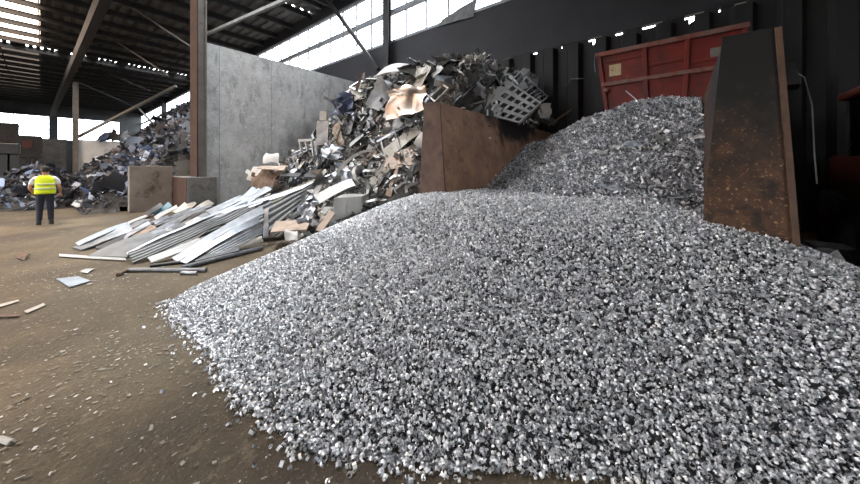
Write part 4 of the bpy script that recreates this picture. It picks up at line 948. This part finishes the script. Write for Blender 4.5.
# dark shear press at the left edge
sp = thing('scrap_press', 'dark steel press frame at the left edge behind the worker', 'machine', P(2,205,17))
b0 = P(-8,205,17); b1 = P(13,205,17)
for xx in (b0.x, (b0.x+b1.x)/2, b1.x): q = MB(); q.box(xx-.14, xx+.14, b0.y, b0.y+1.2, 0, 2.5); part('post', q, M['mach_dark'], sp)
q = MB(); q.box(b0.x-.2, b1.x+.2, b0.y-.1, b0.y+1.3, 2.5, 3.1); part('head', q, M['mach_dark'], sp, bevel=.05)
q = MB(); q.box(b0.x-.2, b1.x+.15, b0.y+.1, b0.y+1.2, 0, .5); part('bed', q, M['mach_dark'], sp)
q = MB(); q.box(b0.x, b1.x, b0.y+.5, b0.y+.9, .5, 2.5); part('back_plate', q, M['rust_dark'], sp)
# bales/low walls beneath the far windows
q = MB(); q.box(-12, 1.9, 60, 60.4, 0, 5.3); struct(obj('wall_far_low', q, M['concrete4']), 'dark grey low wall under the far windows', 'wall')

# ------------------------------------------------------------------ wheel loader in the dark at the right edge
def loader():
    o = thing('wheel_loader', 'dark red wheel loader standing in shadow at the right edge', 'loader', (9.3,-3.6,0))
    m, r = M['mach_dark'], M['mach_red']
    X0, Y1 = 8.6, -2.58
    for x in (X0, X0+1.3):
        for y in (Y1-1.25, Y1-.05): q = MB(); q.bar((x,y,1.5),(x+.0,y,3.05), .09, .09); part('cab_post', q, m, o)
    q = MB(); q.box(X0-.12, X0+1.45, Y1-1.4, Y1+.08, 3.05, 3.2); part('cab_roof', q, r, o, bevel=.05)
    q = MB(); q.box(X0+.0, X0+.02, Y1-1.2, Y1-.1, 1.95, 3.03); part('windshield', q, M['cab_glass'], o)
    q = MB(); q.box(X0+.05, X0+1.25, Y1-.04, Y1-.02, 1.95, 3.03); part('side_window', q, M['cab_glass'], o)
    q = MB(); q.box(X0-.05, X0+1.4, Y1-1.35, Y1, 1.1, 1.95); part('cab_body', q, r, o, bevel=.04)
    q = MB(); q.box(X0-.6, X0+2.6, Y1-1.6, Y1+.02, .75, 1.12); part('chassis', q, m, o, bevel=.03)
    q = MB(); q.box(X0+1.4, X0+2.7, Y1-1.3, Y1-.1, 1.1, 2.0); part('hood', q, r, o, bevel=.08)
    for x in (X0-.1, X0+2.1):
        for y in (Y1-1.45, Y1-.1):
            q = MB(); q.disc((x,y,.62), (0,1,0), .62, .42, 28); w = part('wheel', q, M['tyre'], o, True)
            q = MB(); q.disc((x,y+.0,.62), (0,1,0), .3, .46, 20); part('hub', q, r, w)
loader()
b = MB(); b.box(*(lambda p: (p.x, p.x+.7, p.y-.5, p.y))(P(816,256,5.6)), 0, .3)
tag(obj('kerb_block', b, M['concrete4'], None, (P(816,256,5.6).x, P(816,256,5.6).y, 0), bevel=.02), 'small dim concrete block on the floor right of the divider', 'block')
c0 = P(836,262,4.4)
S('white_scrap', 'white pointed scrap at the right edge of the shavings', 'scrap', M['white_paint'], PS((826,259,3.95),(838,250,4.1),(846,261,4.05),(834,263,3.95)), .01, (0,0,.02), .03, 7, 5)

# ------------------------------------------------------------------ daylight
wd = bpy.data.worlds.new('sky'); SC.world = wd; wd.use_nodes = True; t = wd.node_tree; N = t.nodes; L = t.links
bg = N['Background']; tc = N.new('ShaderNodeTexCoord'); sp_ = N.new('ShaderNodeSeparateXYZ'); L.new(tc.outputs['Generated'], sp_.inputs[0])
rp = N.new('ShaderNodeValToRGB'); e = rp.color_ramp.elements; e[0].position = .47; e[0].color = (.10,.09,.08,1); e[1].position = .53; e[1].color = (.98,.985,1,1)
mr = N.new('ShaderNodeMapRange'); mr.inputs['From Min'].default_value = -1; L.new(sp_.outputs['Z'], mr.inputs['Value']); L.new(mr.outputs[0], rp.inputs['Fac'])
L.new(rp.outputs['Color'], bg.inputs['Color']); bg.inputs['Strength'].default_value = 11.5

sun = bpy.data.lights.new('sun', 'SUN'); sun.energy = 4.2; sun.angle = math.radians(5); sun.color = (1,.985,.96)
so = bpy.data.objects.new('sun', sun); C.objects.link(so); so.location = (4, 20, 40)
so.rotation_euler = Vector((0,-5.55,-12.8)).to_track_quat('-Z', 'Y').to_euler()
cam = bpy.data.cameras.new('camera'); co = bpy.data.objects.new('camera', cam); C.objects.link(co); SC.camera = co
co.location = (0,0,EYE); co.rotation_euler = (PI/2, 0, -YAW); cam.sensor_width = 36; cam.sensor_fit = 'HORIZONTAL'
cam.lens = F_PX/860*36; cam.shift_y = -(242-HZ)/860; cam.clip_start = .05; cam.clip_end = 400
SC.view_settings.view_transform = 'Standard'; SC.view_settings.look = 'None'; SC.view_settings.gamma = 1; SC.view_settings.exposure = 0
SC.view_settings.use_curve_mapping = False
SC.cycles.use_denoising = True; SC.cycles.denoising_prefilter = 'NONE'; SC.cycles.max_bounces = 8; SC.cycles.diffuse_bounces = 5; SC.cycles.transparent_max_bounces = 12
